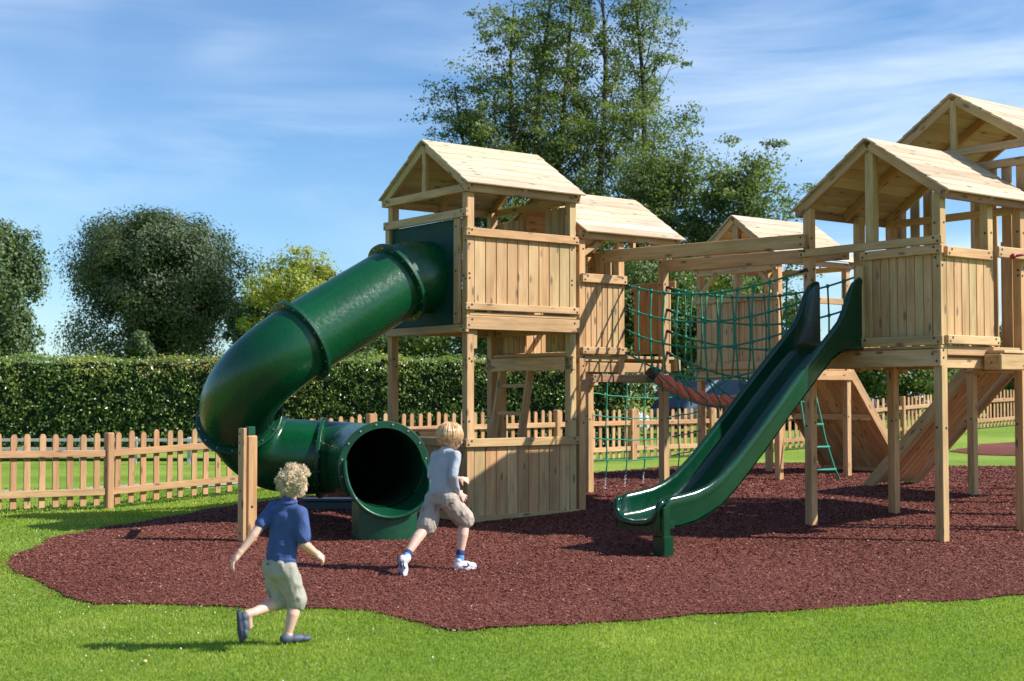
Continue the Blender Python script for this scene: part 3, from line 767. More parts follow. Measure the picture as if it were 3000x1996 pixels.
def ringf(b, fr, ri, ro, th, k=56, nb=16, off=0, open_=0):
    p, d, a, e = fr; p = p + d * off
    vs = []
    prof = [(ri, -th / 2), (ro - .006, -th / 2), (ro, -th / 2 + .006), (ro, th / 2 - .006), (ro - .006, th / 2), (ri, th / 2)]
    hw_ = math.pi - open_
    for j in range(k):
        q = (-hw_ + 2 * hw_ * j / (k - 1)) if open_ else 2 * math.pi * j / k; u = a * math.cos(q) + e * math.sin(q)
        for (rr, x) in prof: vs.append(p + u * rr + d * x)
    m_ = len(prof)
    fs = [(j * m_ + i, j * m_ + (i + 1) % m_, ((j + 1) % k) * m_ + (i + 1) % m_, ((j + 1) % k) * m_ + i) for j in range(k - 1 if open_ else k) for i in range(m_)]
    b.add(vs, fs, 0, smooth=False)
    for j in range(nb):
        q = 2 * math.pi * (j + .5) / nb; u = a * math.cos(q) + e * math.sin(q)
        if open_ and abs(math.pi - q) < open_ + .08: continue
        for sg in (-1, 1): b.disc(p + u * (ri + ro + .012) / 2 + d * sg * th / 2, d * sg, .010, .008, 1, 6)
ts = T('tube_slide', 'dark green spiral tube slide with round open mouth and bolted flanges', 'tube slide', (-1.9, 14.0, zf(-1.9, 14)))
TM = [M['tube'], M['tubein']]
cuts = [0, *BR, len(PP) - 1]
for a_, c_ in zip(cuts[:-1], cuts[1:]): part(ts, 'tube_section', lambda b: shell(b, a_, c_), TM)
for i in BR[:-1]:
    part(ts, 'flange', lambda b: ringf(b, FRM[i], TR - .01, .455 if i != BR[3] else .43, .045), [M['flange'], M['steel']])
part(ts, 'mouth_flange', lambda b: ringf(b, FRM[-1], TR - .012, .448, .030, open_=R_(52)), [M['flange'], M['steel']], 'wide flange round the open slide mouth')
def scoop(b):
    p, d, a, e = FRM[-1]; k = 30; n = 8; vs = []
    for x in range(n + 1):
        t = x / n
        for j in range(k + 1):
            q = math.pi + (j / k - .5) * 2 * R_(100 - 44 * t ** 1.3)      # lower part of the circle
            u = a * math.cos(q) + e * math.sin(q)
            vs.append(p + u * (TR - .006 + .035 * t) + d * (.36 * t) + Vector((0, 0, -.03 * t)))
    fs = [(x * (k + 1) + j, x * (k + 1) + j + 1, (x + 1) * (k + 1) + j + 1, (x + 1) * (k + 1) + j) for x in range(n) for j in range(k)]
    b.add(vs, fs, 0, smooth=True)
    rim = [vs[x * (k + 1)] for x in range(n + 1)] + [vs[n * (k + 1) + j] for j in range(k + 1)] + [vs[x * (k + 1) + k] for x in range(n, -1, -1)]
    b.tube(rim, .019, 8)
part(ts, 'exit_lip', scoop, [M['flange']])
def skirt(b):
    p, d, a, e = FRM[-1]; d = Vector((d.x, d.y, 0)).normalized(); e = Vector((-d.y, d.x, 0)); f0 = p + d * .33
    k = 16; top = []; bot = []
    for j in range(k + 1):
        w = -.29 + .56 * j / k; z = p.z - .03 - math.sqrt(max(0, (TR + .03) ** 2 - w * w)) + .01
        c = f0 + e * w + d * (.0 - .1 * (w / .3) ** 2); top.append(Vector((c.x, c.y, z))); bot.append(Vector((c.x, c.y, zf(c.x, c.y) - .03)))
    vs = top + bot; fs = [(j, j + 1, k + 2 + j, k + 1 + j) for j in range(k)]
    b.add(vs, fs, 0, smooth=True)
    for w in (0, k):
        for (s0) in ((0),):
            t0, b0 = top[w], bot[w]; b.add([t0, b0, b0 - d * .35, t0 - d * .35], [(0, 1, 2, 3)], 0)
part(ts, 'exit_base', skirt, [M['flange']])
# support post
sp = T('support_post', 'pair of short upright timbers holding the tube slide bend, by the running boy in blue', 'post', (-2.45, 12.92, zf(-2.45, 12.92)), RZ)
r0, l0 = RL((-2.52, 12.90))
part(sp, 'upright', lambda b: (b.rl(r0 - .005, r0 + .035, l0 - .02, l0 + .085, -.3, 1.035, .012), bolts_r(b, r0 - .005, [(l0 + .05, .98), (l0 + .05, .9), (l0 + .05, .8), (l0 + .03, .05), (l0 + .03, .45)])))
part(sp, 'upright', lambda b: (b.rl(r0 + .042, r0 + .145, l0 - .025, l0 + .055, -.3, .965, .012), bolts_l(b, 0, l0 - .025, [(r0 + .09, .30)])))
def brk(b):
    b.rl(r0 + .05, r0 + .13, l0 - .01, l0 + .06, .96, 1.05, .008)
    q = W(r0 + .09, l0 + .02, 1.0); e = FRM[(BR[1] + BR[2]) // 2 + 4]; tp = Vector((-2.62, 13.62, .98))
    b.beam(q, tp, .05, .06)
part(sp, 'bracket', brk, [M['flange']])
bx = T('base_block', 'low dark blue green steel base block on the grass behind the curly haired boy', 'block', (-2.0, 15.6, zf(-2, 15.6)))
def bb(b):
    z = zf(-2, 15.6); b.box((-2.02, 15.5, z + .045), (.62, .22, .09), Matrix.Identity(3), .006); b.box((-2.02, 15.5, z + .11), (.66, .26, .03), Matrix.Identity(3), .004)
part(bx, 'block_body', bb, [M['bluegrey']])

# ------------------------------------------------------------------ open slide
os_ = T('open_slide', 'open green plastic slide with high hooded sides coming down from the front tower', 'slide', W(.0, -2.68, gz(0, -2.68)), RZ)
# side walls: stations (r, rail top z, bed z)
ST_ = [(-.02, .36, .235), (.0, .43, .235), (.06, .46, .24), (.20, .475, .25), (.37, .50, .28), (.52, .545, .335), (.68, .625, .42), (.90, .79, .595), (1.25, 1.10, .90), (1.65, 1.465, 1.27), (2.0, 1.775, 1.58), (2.22, 1.96, 1.745), (2.34, 2.07, 1.80), (2.42, 2.20, 1.82), (2.49, 2.35, 1.82), (2.56, 2.45, 1.82), (2.64, 2.495, 1.82), (2.70, 2.50, 1.82)]
ST = [(r, zt, zb - .035 * float(sstep(.45, .9, r) * sstep(2.35, 2.0, r))) for r, zt, zb in ST_]
LN, LF = -2.955, -2.395
def section(b, fl=0):
    rows = []
    for i, (r, zt, zb) in enumerate(ST):
        row = []
        flare = .0
        for sg, le in ((1, LF), (-1, LN)):
            pass
        prof = [(LN - .022, zt - .10), (LN - .030, zt - .03), (LN - .022, zt - .004), (LN, zt + .006), (LN + .022, zt - .006), (LN + .03, zt - .04), (LN + .034, zb + .06), (LN + .06, zb + .015), (LN + .13, zb), (LN + .24, zb + .004),
                ((LN + LF) / 2, zb + .012), (LF - .24, zb + .004), (LF - .13, zb), (LF - .06, zb + .015), (LF - .034, zb + .06), (LF - .03, zt - .04), (LF - .022, zt - .006), (LF, zt + .006), (LF + .022, zt - .004), (LF + .03, zt - .03), (LF + .022, zt - .10)]
        rows.append([W(r, l, z) for l, z in prof])
    k = len(rows[0]); vs = [p for row in rows for p in row]
    fs = [(i * k + j, i * k + j + 1, (i + 1) * k + j + 1, (i + 1) * k + j) for i in range(len(rows) - 1) for j in range(k - 1)]
    b.add(vs, fs, 0, smooth=True)
def wallouter(b, le, sg):
    top = []; bot = []
    for (r, zt, zb) in ST:
        top.append(W(r, le + sg * .022, zt - .10)); bot.append(W(r, le + sg * .018, min(zb - .03, zt - .16)))
    n = len(top); b.add(top + bot, [(i, i + 1, n + i + 1, n + i) for i in range(n - 1)], 0, smooth=True)
part(os_, 'chute', section, [M['slide']])
for le, sg in ((LN, -1), (LF, 1)): part(os_, 'side_wall', lambda b: wallouter(b, le, sg), [M['slide']])
def nose(b):
    # curled end: rounded bead that closes the bottom of the chute, and an apron below it
    pts = [W(-.01, LF, .43), W(-.055, LF - .005, .40), W(-.075, LF - .02, .33), W(-.075, LF - .06, .27), W(-.085, LF - .14, .235), W(-.09, (LN + LF) / 2, .225), W(-.085, LN + .14, .235), W(-.075, LN + .06, .27), W(-.075, LN + .02, .33), W(-.055, LN + .005, .40), W(-.01, LN, .43)]
    b.tube(pts, .028, 10)
    ins = [W(.0, LF - .034, .36), W(.0, LF - .034, .33), W(.0, LF - .034, .30), W(.0, LF - .06, .252), W(.0, LF - .14, .236), W(.0, (LN + LF) / 2, .245), W(.0, LN + .14, .236), W(.0, LN + .06, .252), W(.0, LN + .034, .30), W(.0, LN + .034, .33), W(.0, LN + .034, .36)]
    n = len(pts); up = [p + Vector((0, 0, .02)) for p in pts]
    b.add(up + ins, [(i, i + 1, n + i + 1, n + i) for i in range(n - 1)], 0, smooth=True)
    low = [Vector((p.x, p.y, .165)) for p in pts]; b.add(pts + low, [(i, i + 1, n + i + 1, n + i) for i in range(n - 1)], 0, smooth=True)
part(os_, 'curled_end', nose, [M['slide']])
def under_(b):
    lo = []
    for (r, zt, zb) in ST[1:]: lo += [W(r, LN - .016, zb - .05), W(r, LF + .016, zb - .05)]
    n = len(lo) // 2; b.add(lo, [(2 * i, 2 * i + 1, 2 * i + 3, 2 * i + 2) for i in range(n - 1)], 0, smooth=True)
part(os_, 'underside', under_, [M['slide']])
g0 = gz(.0, -2.9)
def foot(b):
    b.rl(-.045, .045, LN - .034, LN + .075, g0 - .05, .38, .01)
    b.rl(-.055, .075, LN - .045, LN + .10, g0 - .05, g0 + .19, .012)
    b.rl(.03, .10, LN - .03, LN + .03, g0 + .24, g0 + .31, .012)
part(os_, 'foot', foot, [M['slide']])

# ------------------------------------------------------------------ picket fence
def fence(label, P, gap=.182, h=.96, seed=1):
    t = T('picket_fence', label, 'fence', (*P[0], zf(*P[0])), 0, 'wooden picket fences around the lawn')
    for i in range(len(P) - 1):
        a = Vector((*P[i], 0)); c = Vector((*P[i + 1], 0)); L = (c - a).length; d = (c - a) / L; n = Vector((d.y, -d.x, 0))   # n looks to the camera side
        fr = Matrix((d, n, Vector((0, 0, 1)))).transposed()
        za, zc = zf(*P[i]), zf(*P[i + 1])
        def zz(s): return za + (zc - za) * s / L
        b = MB()
        b.box(a + Vector((0, 0, za + h / 2 - .1)), (.10, .10, h + .20), fr, .012); b.build('post', [M['fencewood']], t)
        if i == len(P) - 2:
            b = MB(); b.box(c + Vector((0, 0, zc + h / 2 - .1)), (.10, .10, h + .20), fr, .012); b.build('post', [M['fencewood']], t)
        for zr in (.22, .70):
            b = MB(); b.beam(a + d * .05 + n * .0 + Vector((0, 0, za + zr)), c - d * .05 + Vector((0, 0, zc + zr)), .038, .085, side=n); b.build('rail', [M['fencewood']], t)
        b = MB(); k = int((L - .1) / gap); g = (L - .1) / k
        for j in range(k):
            s = .05 + g * (j + .5) + random.gauss(0, .006); w = .078; hh = h - .01 + random.uniform(-.018, .014)
            o_ = a + d * s - n * .030 + Vector((0, 0, zz(s)))
            tl = random.gauss(0, .011); sh = [(-w / 2, .05), (w / 2, .05), (w / 2, hh - .035), (w / 2 * .75, hh - .014), (w / 2 * .4, hh - .003), (0, hh), (-w / 2 * .4, hh - .003), (-w / 2 * .75, hh - .014), (-w / 2, hh - .035)]
            vs = [o_ + d * (x + tl * z_) + Vector((0, 0, z_)) - n * y for y in (0, .020) for x, z_ in sh]; m_ = len(sh)
            off = random.uniform(0, 50)
            gc = [(z_ + off, x + off, y) for y in (0, .02) for x, z_ in sh]
            b.add(vs, [tuple(range(m_))[::-1], tuple(range(m_, 2 * m_))] + [(q, (q + 1) % m_, m_ + (q + 1) % m_, m_ + q) for q in range(m_)], 0, gc, random.random())
        b.build('picket_row', [M['fencewood']], t)
dirL = Vector((-5.07, 17.36)) - Vector((-6.4, 15.55))
def lerp2(a, c, q): return (a[0] + (c[0] - a[0]) * q, a[1] + (c[1] - a[1]) * q)
pa = (-5.07, 17.36); pb = (2.25, 25.9)
fence('weathered picket fence run on the left, from the photo edge to behind the towers', [(-7.15, 15.1), pa] + [lerp2(pa, pb, q / 5) for q in range(1, 6)])
pc = (8.85, 31.3)
fence('picket fence run climbing the slope on the right, beyond the slide legs', [lerp2(pb, pc, q / 4 + .006) for q in range(0, 5)] + [(11.0, 33.5), (13.2, 35.7), (15.4, 37.8)])
#SPLIT2
# ------------------------------------------------------------------ vegetation
def leafmesh(name, C, Nrm, size, tone, mat, asp=.62):
    """rhombus leaves at centres C facing Nrm"""
    n = len(C); Nrm = Nrm / (np.linalg.norm(Nrm, axis=1, keepdims=True) + 1e-9)
    t = rng.normal(size=(n, 3)); t -= (t * Nrm).sum(1, keepdims=True) * Nrm; t /= np.linalg.norm(t, axis=1, keepdims=True) + 1e-9
    u = np.cross(Nrm, t); s = np.asarray(size).reshape(-1, 1) * np.ones((n, 1)) * .5
    v = np.stack([C - t * s, C + u * s * asp + Nrm * s * .15, C + t * s, C - u * s * asp + Nrm * s * .15], 1).reshape(-1, 3)
    return npmesh(name, v, np.arange(4 * n).reshape(-1, 4), mat, np.repeat(np.clip(tone, 0, 1), 4))
def sph(n):
    v = rng.normal(size=(n, 3)); return v / np.linalg.norm(v, axis=1, keepdims=True)
def wtree(label, X, Y, name='tree', cat='tree', group='trees beyond the hedge'):
    return T(name, label, cat, (X, Y, zf(min(X, 30), Y)), 0, group)
def add_leaves(t, name, C, Nn, size, tone, mat, asp=.62):
    C = C - np.array(t.base); me = leafmesh(name, C, Nn, size, tone, mat, asp); return link(name, me, t.o)
def limb_pts(p0, p1, bend, n=7):
    p0 = Vector(p0); p1 = Vector(p1); o = []
    k = Vector((random.uniform(-1, 1), random.uniform(-1, 1), random.uniform(-.3, .6))) * bend * (p1 - p0).length
    for i in range(n + 1):
        q = i / n; o.append(p0.lerp(p1, q) + k * 4 * q * (1 - q) * .5)
    return o
def blobtree(label, X, Y, zc, rx, rz, mat, nl, size, lumps=26, lr=.36, trunk=.2, name='tree', cat='tree', ry=None, skew=0, seed=1, droop=0, group='trees beyond the hedge', open_=.0):
    random.seed(seed); t = wtree(label, X, Y, name, cat, group); ry = ry or rx
    u = sph(lumps); rr = rng.uniform(.35, 1.08, lumps) ** .6
    cen = u * rr[:, None] * np.array([rx, ry, rz]) * (1 - lr * .75)
    cen[:, 0] += skew * cen[:, 2]
    R = lr * min(rx, rz) * rng.uniform(.6, 1.35, lumps)
    w = R ** 2; w = w / w.sum(); ii = rng.choice(lumps, nl, p=w)
    # sub-clumps on every lump
    sub = 26; su = sph(lumps * sub).reshape(lumps, sub, 3); sj = rng.integers(0, sub, nl)
    d0 = su[ii, sj]
    keep = rng.random(nl) > open_
    d = d0 + np.clip(rng.normal(0, .20, (nl, 3)), -.34, .34)
    P = cen[ii] + d * R[ii][:, None] * np.array([1, 1, .82]) + np.clip(rng.normal(0, .03 * rx, (nl, 3)), -.06 * rx, .06 * rx)
    if droop: P[:, 2] -= droop * rng.random(nl) ** 2 * (np.linalg.norm(P[:, :2], axis=1) / rx)
    P += np.array([X, Y, zc]); P = P[keep]
    Nn = d[keep] * 1.0 + rng.normal(0, .48, (keep.sum(), 3)) + np.array([0, 0, .2])
    ltone = rng.uniform(.2, .75, lumps)[ii] * .6 + rng.uniform(0, .5, (lumps, sub))[ii, sj] + rng.uniform(0, .16, nl)
    z0 = t.base.z
    def tr(b):
        top = Vector((X + skew * rz * .3, Y, zc + rz * .45)); b.tube(limb_pts((X, Y, z0 - .3), top, .06), [trunk * (1 - .8 * i / 7) for i in range(8)], 8)
        for k in range(min(lumps, 18)):
            q = random.uniform(.15, .8); a = Vector((X, Y, z0)).lerp(top, q)
            e = Vector(cen[k]) + Vector((X, Y, zc)); b.tube(limb_pts(a, e, .15), [trunk * .42 * (1 - .85 * i / 7) for i in range(8)], 5)
    b = MB(); tr(b); b.build('trunk', [M['bark']], t)
    add_leaves(t, 'crown', P, Nn, rng.uniform(.7, 1.3, len(P)) * size, ltone[keep], mat)
    return t
def alder(label, X, Y, H, hw, lean=0, seed=1, nl=44, low=.16, den=1.0, leaf=.125):
    """tall narrow tree: upswept limbs carrying flat sprays of leaves with gaps between them"""
    random.seed(seed); t = wtree(label, X, Y); z0 = t.base.z; b = MB(); C = []; Nn = []; tone = []
    def tp(q): return Vector((X + lean * q ** 1.5 + (.16 + .25 * q) * math.sin(q * 6 + seed), Y + .1 * math.sin(q * 5 + seed * 2), z0 + H * q * .96))
    b.tube([tp(i / 24) for i in range(25)], [.24 * (1 - .97 * i / 24) + .015 for i in range(25)], 8)
    for k in range(nl):
        q = low + (1 - low) * (k + random.random()) / nl; prof = hw * (min(1, (q - low) / .22 + .45)) * (1 - max(0, (q - .50) / .56)) ** .62 * random.uniform(.45, 1.25) + .3
        az = k * 2.399 + random.uniform(-.5, .5); up = random.uniform(.55, 1.35) + .7 * q
        p0 = tp(q - .05 if q > .1 else q); d = Vector((math.cos(az), math.sin(az) * .9, 0))
        p1 = p0 + d * prof + Vector((0, 0, up * prof))
        pts = [p0.lerp(p1, i / 6) + Vector((0, 0, -.10 * prof * math.sin(math.pi * i / 6))) + Vector((random.gauss(0, .03), random.gauss(0, .03), 0)) for i in range(7)]
        b.tube(pts, [.055 * (1 - q * .6) * (1 - .85 * i / 6) + .006 for i in range(7)], 4)
        m_ = max(5, int(prof * 6.2 * den))
        for j in range(m_):
            f = random.uniform(.28, 1.05); c = p0.lerp(p1, f) + Vector((random.gauss(0, .20), random.gauss(0, .20), random.gauss(0, .16))) * (1 + .35 * prof)
            b.tube([p0.lerp(p1, f * .92), c], [.010, .004], 3)
            n = int(random.uniform(30, 88) * den); s = random.uniform(.14, .36)
            pp = rng.normal(0, 1, (n, 3)) * np.array([s, s, s * .48]) + np.array([0, 0, -.05]); C.append(pp + np.array(c))
            Nn.append(rng.normal(0, .6, (n, 3)) + np.array([0, 0, .7])); tone.append(np.full(n, random.uniform(0, .55)) + rng.uniform(0, .45, n))
    b.build('trunk', [M['bark']], t)
    C = np.concatenate(C); add_leaves(t, 'crown', C, np.concatenate(Nn), rng.uniform(.7, 1.3, len(C)) * leaf, np.concatenate(tone), M['alderleaf'])
def bx_(px, Y): return (px - 1500) / 4032 * Y
blobtree('loose ash tree with drooping light green sprays at the left edge', -14.25, 38, 4.1, 1.45, 2.7, M['ashleaf'], 30000, .115, 34, .30, .18, seed=3, droop=.9, open_=.1)
blobtree('broad dark oak tree with a dense rounded crown', bx_(452, 60), 60, 5.9, 4.2, 5.2, M['oakleaf'], 120000, .13, 30, .38, .4, seed=4, skew=.02)
blobtree('young light green sapling in front of the dark oak', bx_(400, 44), 44, 2.5, .55, 1.1, M['ashleaf'], 2600, .13, 10, .4, .05, seed=6)
blobtree('low dark shrub at the left foot of the oak', bx_(255, 50), 50, 1.9, 1.7, 1.2, M['oakleaf'], 7000, .14, 14, .4, .06, name='shrub', cat='shrub', seed=7, group='shrubs beyond the hedge')
blobtree('yellow green tree rising behind the bend of the tube slide', bx_(855, 45), 45, 4.1, 1.95, 2.3, M['yellowleaf'], 21000, .11, 40, .27, .12, seed=8, open_=.05)
blobtree('pale yellow green shoot tree between the oak and the yellow tree', bx_(735, 46), 46, 3.0, .85, 1.7, M['ashleaf'], 5500, .13, 14, .36, .07, seed=19)
blobtree('grey green tree, left of the two far ones beside the tower roof', bx_(935, 72), 72, 6.8, 1.25, 2.1, M['greyleaf'], 7000, .20, 16, .36, .15, seed=9)
blobtree('grey green tree, right of the two far ones beside the tower roof', bx_(1020, 72), 72, 6.6, 1.5, 2.3, M['greyleaf'], 9000, .20, 18, .36, .15, seed=10)
AY = 55
alder('tall slender tree, leftmost and lowest of the row behind the roofs', bx_(1375, AY), AY, 14.2, 1.75, -.2, 11, 34)
alder('tall slender tree with a dark leaning trunk, second from the left', bx_(1430, AY), AY + 2, 13.6, 1.9, -.2, 12, 36)
alder('tall slender tree leaning left over its neighbours, third from the left', bx_(1560, AY), AY - 1, 17.4, 2.2, -.8, 13, 36)
alder('tallest thick trunked tree in the middle of the row', bx_(1592, AY), AY + 1.5, 20.0, 2.3, .1, 14, 40, den=1.0)
alder('tall tree pressed against the right side of the tallest one', bx_(1650, AY), AY - .5, 19.4, 1.9, -.1, 15, 34)
alder('tall tree with a straight bare trunk right of the sky gap', bx_(1762, AY), AY, 20.6, 2.0, -.25, 16, 38, den=.95)
alder('tall spreading tree at the right end of the row', bx_(1868, AY), AY + 1, 20.4, 2.4, .2, 17, 42, den=.95)
alder('lower bushy tree filling below the right end of the tall row', bx_(1955, 50), 50, 9.8, 2.3, .3, 18, 42, den=1.25, low=.05)
alder('lower bushy tree in front of the middle of the tall row', bx_(1600, 50), 50, 7.6, 2.0, -.1, 28, 36, den=1.25, low=.05)
alder('feathery tree standing over the far tower roof', bx_(2120, 48), 48, 8.6, 1.9, .9, 20, 42, den=1.3, low=.05)
blobtree('light green broad tree behind the hedge, left of the tall tower posts', bx_(1210, 40), 40, 2.3, 2.6, 1.35, M['bushleaf'], 22000, .12, 30, .34, .12, seed=21)
blobtree('dark green bushy tree behind the hedge and the middle towers', bx_(1560, 41), 41, 3.0, 2.6, 2.3, M['bushleaf'], 24000, .12, 34, .32, .14, seed=22)
blobtree('dark leafy tree behind the hanging net', bx_(1810, 43), 43, 3.2, 2.2, 2.8, M['bushleaf'], 24000, .12, 34, .32, .14, seed=23)
blobtree('round green tree directly behind the rope bridge', bx_(2010, 44), 44, 3.9, 2.0, 2.5, M['bushleaf'], 24000, .12, 30, .33, .14, seed=24)
blobtree('small green tree beyond the far tower window openings', bx_(2250, 46), 46, 3.5, 1.9, 2.1, M['bushleaf'], 12000, .15, 24, .34, .12, seed=25)
blobtree('dark shrub mass beyond the fence under the right towers', bx_(2640, 44), 44, 2.1, 2.6, 1.6, M['bushleaf'], 24000, .12, 34, .34, .1, name='shrub', cat='shrub', seed=26, group='shrubs beyond the hedge')
blobtree('very dark shrub at the far right beyond the fence', bx_(2900, 47), 47, 2.3, 2.0, 1.7, M['oakleaf'], 11000, .15, 24, .34, .1, name='shrub', cat='shrub', seed=27, group='shrubs beyond the hedge')
blobtree('bright leafy bush behind the hanging net, in front of the white car', bx_(1765, 33), 33, 1.35, .75, 1.0, M['ashleaf'], 5200, .11, 14, .4, .05, name='shrub', cat='shrub', seed=29, group='shrubs beyond the hedge')

# clipped hedge
hg = T('hedge', 'long clipped leafy hedge running across behind the picket fence', 'hedge', (-6, 30, zf(-6, 30)))
HX0, HX1, HY, HT = -17.0, 2.75, 29.6, 2.10
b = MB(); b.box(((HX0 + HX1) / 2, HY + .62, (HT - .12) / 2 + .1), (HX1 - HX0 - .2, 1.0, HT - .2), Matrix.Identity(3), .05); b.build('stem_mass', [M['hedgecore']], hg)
n = 64000; side = rng.random(n)
X = rng.uniform(HX0, HX1, n); Z = rng.uniform(.12, HT, n) ; Yy = HY + rng.normal(0, .085, n); 
blob = np.sin(X * 5.1 + 2 * np.sin(Z * 4)) * np.sin(Z * 6.3 + np.sin(X * 3.3) * 2); Yy += .07 * blob + (rng.random(n) < .3) * rng.uniform(0, .12, n)
top = side < .22; Yy[top] = HY + rng.uniform(0, 1.1, top.sum()); Z[top] = HT + np.abs(rng.normal(0, .05, top.sum())) * (1 + 1.2 * (rng.random(top.sum()) < .12)) - .03 + .03 * np.sin(X[top] * 4) + .03 * np.sin(X[top] * 1.7)
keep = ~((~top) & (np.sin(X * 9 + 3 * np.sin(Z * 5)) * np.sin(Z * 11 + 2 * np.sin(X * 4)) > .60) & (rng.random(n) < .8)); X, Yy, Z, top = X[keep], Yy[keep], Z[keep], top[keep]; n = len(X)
Z = np.where(top, Z, Z); Nn = rng.normal(0, .65, (n, 3)) + np.where(top[:, None], np.array([[0, -.2, 1.]]), np.array([[.95, -.55, .5]]))
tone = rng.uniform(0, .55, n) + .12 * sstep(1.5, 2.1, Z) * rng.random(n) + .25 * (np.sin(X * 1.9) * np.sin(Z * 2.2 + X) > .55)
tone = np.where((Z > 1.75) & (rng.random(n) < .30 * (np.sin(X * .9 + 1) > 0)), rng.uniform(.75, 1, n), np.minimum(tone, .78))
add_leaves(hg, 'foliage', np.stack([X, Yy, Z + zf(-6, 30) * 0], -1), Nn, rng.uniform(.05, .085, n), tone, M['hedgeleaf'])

# low post and rail fence in the shade of the hedge, far left
rf = T('rail_fence', 'low pale post and rail fence at the foot of the hedge on the far left', 'fence', (-9, 28.2, zf(-9, 28.2)))
pm = plain('pale_painted_wood', (.5, .47, .44), .7)
for i in range(8):
    x = -13.2 + i * 1.1; b = MB(); b.box((x, 28.2, zf(x, 28.2) + .25), (.07, .07, .62), Matrix.Identity(3)); b.build('post', [pm], rf)
for z in (.32, .50):
    b = MB(); b.beam((-13.4, 28.15, zf(-13, 28.2) + z), (-5.4, 28.15, zf(-5.4, 28.2) + z), .03, .06, side=(0, 1, 0)); b.build('rail', [pm], rf)

# ------------------------------------------------------------------ parked cars
M['glass'] = plain('car_window_glass', (.02, .035, .05), .06, **{'Specular IOR Level': .9})
M['tyre'] = plain('tyre_rubber', (.015,) * 3, .8); M['rim'] = plain('alloy_rim', (.45,) * 3, .3, .8)
M['lamp'] = plain('headlamp_lens', (.7, .72, .75), .15)
def car(label, X, Y, rz, col, L=4.2, Wd=1.75, Ht=1.46, estate=False, seed=0):
    z0 = zf(X, Y); t = T('parked_car', label, 'car', (X, Y, z0), rz, 'cars parked beyond the fence')
    paint = plain('car_paint', col, .25, .1); paint.node_tree.nodes['Principled BSDF'].inputs['Coat Weight'].default_value = .6
    A = Matrix.Translation(t.base) @ Matrix.Rotation(rz, 4, 'Z')
    def loft(rows, k=None):
        b = MB(); vs = [A @ Vector(p) for r in rows for p in r]; k = len(rows[0])
        fs = [(i * k + j, i * k + (j + 1) % k, (i + 1) * k + (j + 1) % k, (i + 1) * k + j) for i in range(len(rows) - 1) for j in range(k)] + [tuple(range(k))[::-1], tuple(range((len(rows) - 1) * k, len(rows) * k))]
        b.add(vs, fs, 0, smooth=False); return b
    h = L / 2; w = Wd / 2; belt = .92
    st = [(-h, .42, .62, .80), (-h + .08, .30, .78, .92), (-h + .5, .24, belt, 1), (-.3, .22, belt, 1.0), (h - 1.15, .22, belt - .02, 1), (h - .5, .24, .82, .97), (h - .1, .28, .72, .88), (h, .40, .60, .78)]
    rows = []
    for x, zl, zt, f in st:
        ww = w * f; rows.append([(x, -ww * .92, zl), (x, -ww, zl + .12), (x, -ww, (zl + zt) / 2 + .05), (x, -ww * .93, zt - .03), (x, -ww * .8, zt), (x, ww * .8, zt), (x, ww * .93, zt - .03), (x, ww, (zl + zt) / 2 + .05), (x, ww, zl + .12), (x, ww * .92, zl)])
    body = loft(rows).build('body', [paint], t)
    back = -h + (.10 if estate else .35); rb = back + (.25 if estate else .55)
    cab = [(back, belt - .02, belt, .80, .80), (rb, belt, Ht - .05, .84, .70), (rb + .5, belt, Ht, .86, .70), (.15, belt, Ht, .86, .70), (.45, belt, Ht - .05, .86, .68), (h - .95, belt - .06, belt - .01, .84, .80)]
    rows = []
    for x, zb, zt, wb, wt in cab: rows.append([(x, -w * wb, zb), (x, -w * (wb * .3 + wt * .7), zb + (zt - zb) * .6), (x, -w * wt, zt), (x, w * wt, zt), (x, w * (wb * .3 + wt * .7), zb + (zt - zb) * .6), (x, w * wb, zb)])
    loft(rows).build('windows', [M['glass']], t)
    rows = []
    for x, zt, wt in ((rb - .04, Ht - .045, .70), (rb + .5, Ht + .005, .71), (.15, Ht + .005, .71), (.50, Ht - .05, .70)):
        rows.append([(x, -w * wt, zt - .05), (x, -w * (wt - .06), zt + .012), (x, w * (wt - .06), zt + .012), (x, w * wt, zt - .05)])
    loft(rows).build('roof', [paint], t)
    b = MB()
    for sy in (-1, 1):
        for (xa, za, wa, xb, zb, wb_) in ((back + .02, belt, .82, rb, Ht - .05, .71), (-.35, belt, .865, -.40, Ht - .03, .72), (h - .98, belt - .02, .84, .46, Ht - .05, .70)):
            b.beam(A @ Vector((xa, sy * w * wa, za)), A @ Vector((xb, sy * w * wb_, zb)), .06, .07)
    b.build('pillars', [paint], t)
    for sx in (-1, 1):
        for sy in (-1, 1):
            c = A @ Vector((sx * (h - .78), sy * (w - .10), .31)); n_ = (A.to_3x3() @ Vector((0, sy, 0)))
            b = MB(); b.disc(c - n_ * .1, n_, .31, .2, 0, 24); wh = b.build('wheel', [M['tyre']], t)
            b = MB(); b.disc(c + n_ * .1, n_, .2, .01, 0, 16); b.build('rim', [M['rim']], t, parent=wh)
    for sy in (-1, 1):
        b = MB(); b.ball(A @ Vector((.95, sy * (w + .08), 1.0)), .07, .11, .07); b.build('wing_mirror', [paint], t)
        b = MB(); b.ball(A @ Vector((h - .12, sy * w * .68, .62)), .09, .16, .08); b.build('headlight', [M['lamp']], t)
car('white car half hidden behind the bush, nose to the right', bx_(1672, 37), 37, R_(3), (.62, .66, .70), L=4.1, Ht=1.40)
car('dark blue estate car parked in the middle behind the fence', bx_(2135, 39.5), 39.5, R_(-8), (.012, .022, .05), L=4.4, Ht=1.36, estate=True)
car('pale silver car seen just above the fence, in front of the dark blue one', bx_(2222, 37.5), 37.5, R_(-4), (.36, .42, .48), L=4.0, Ht=1.44)
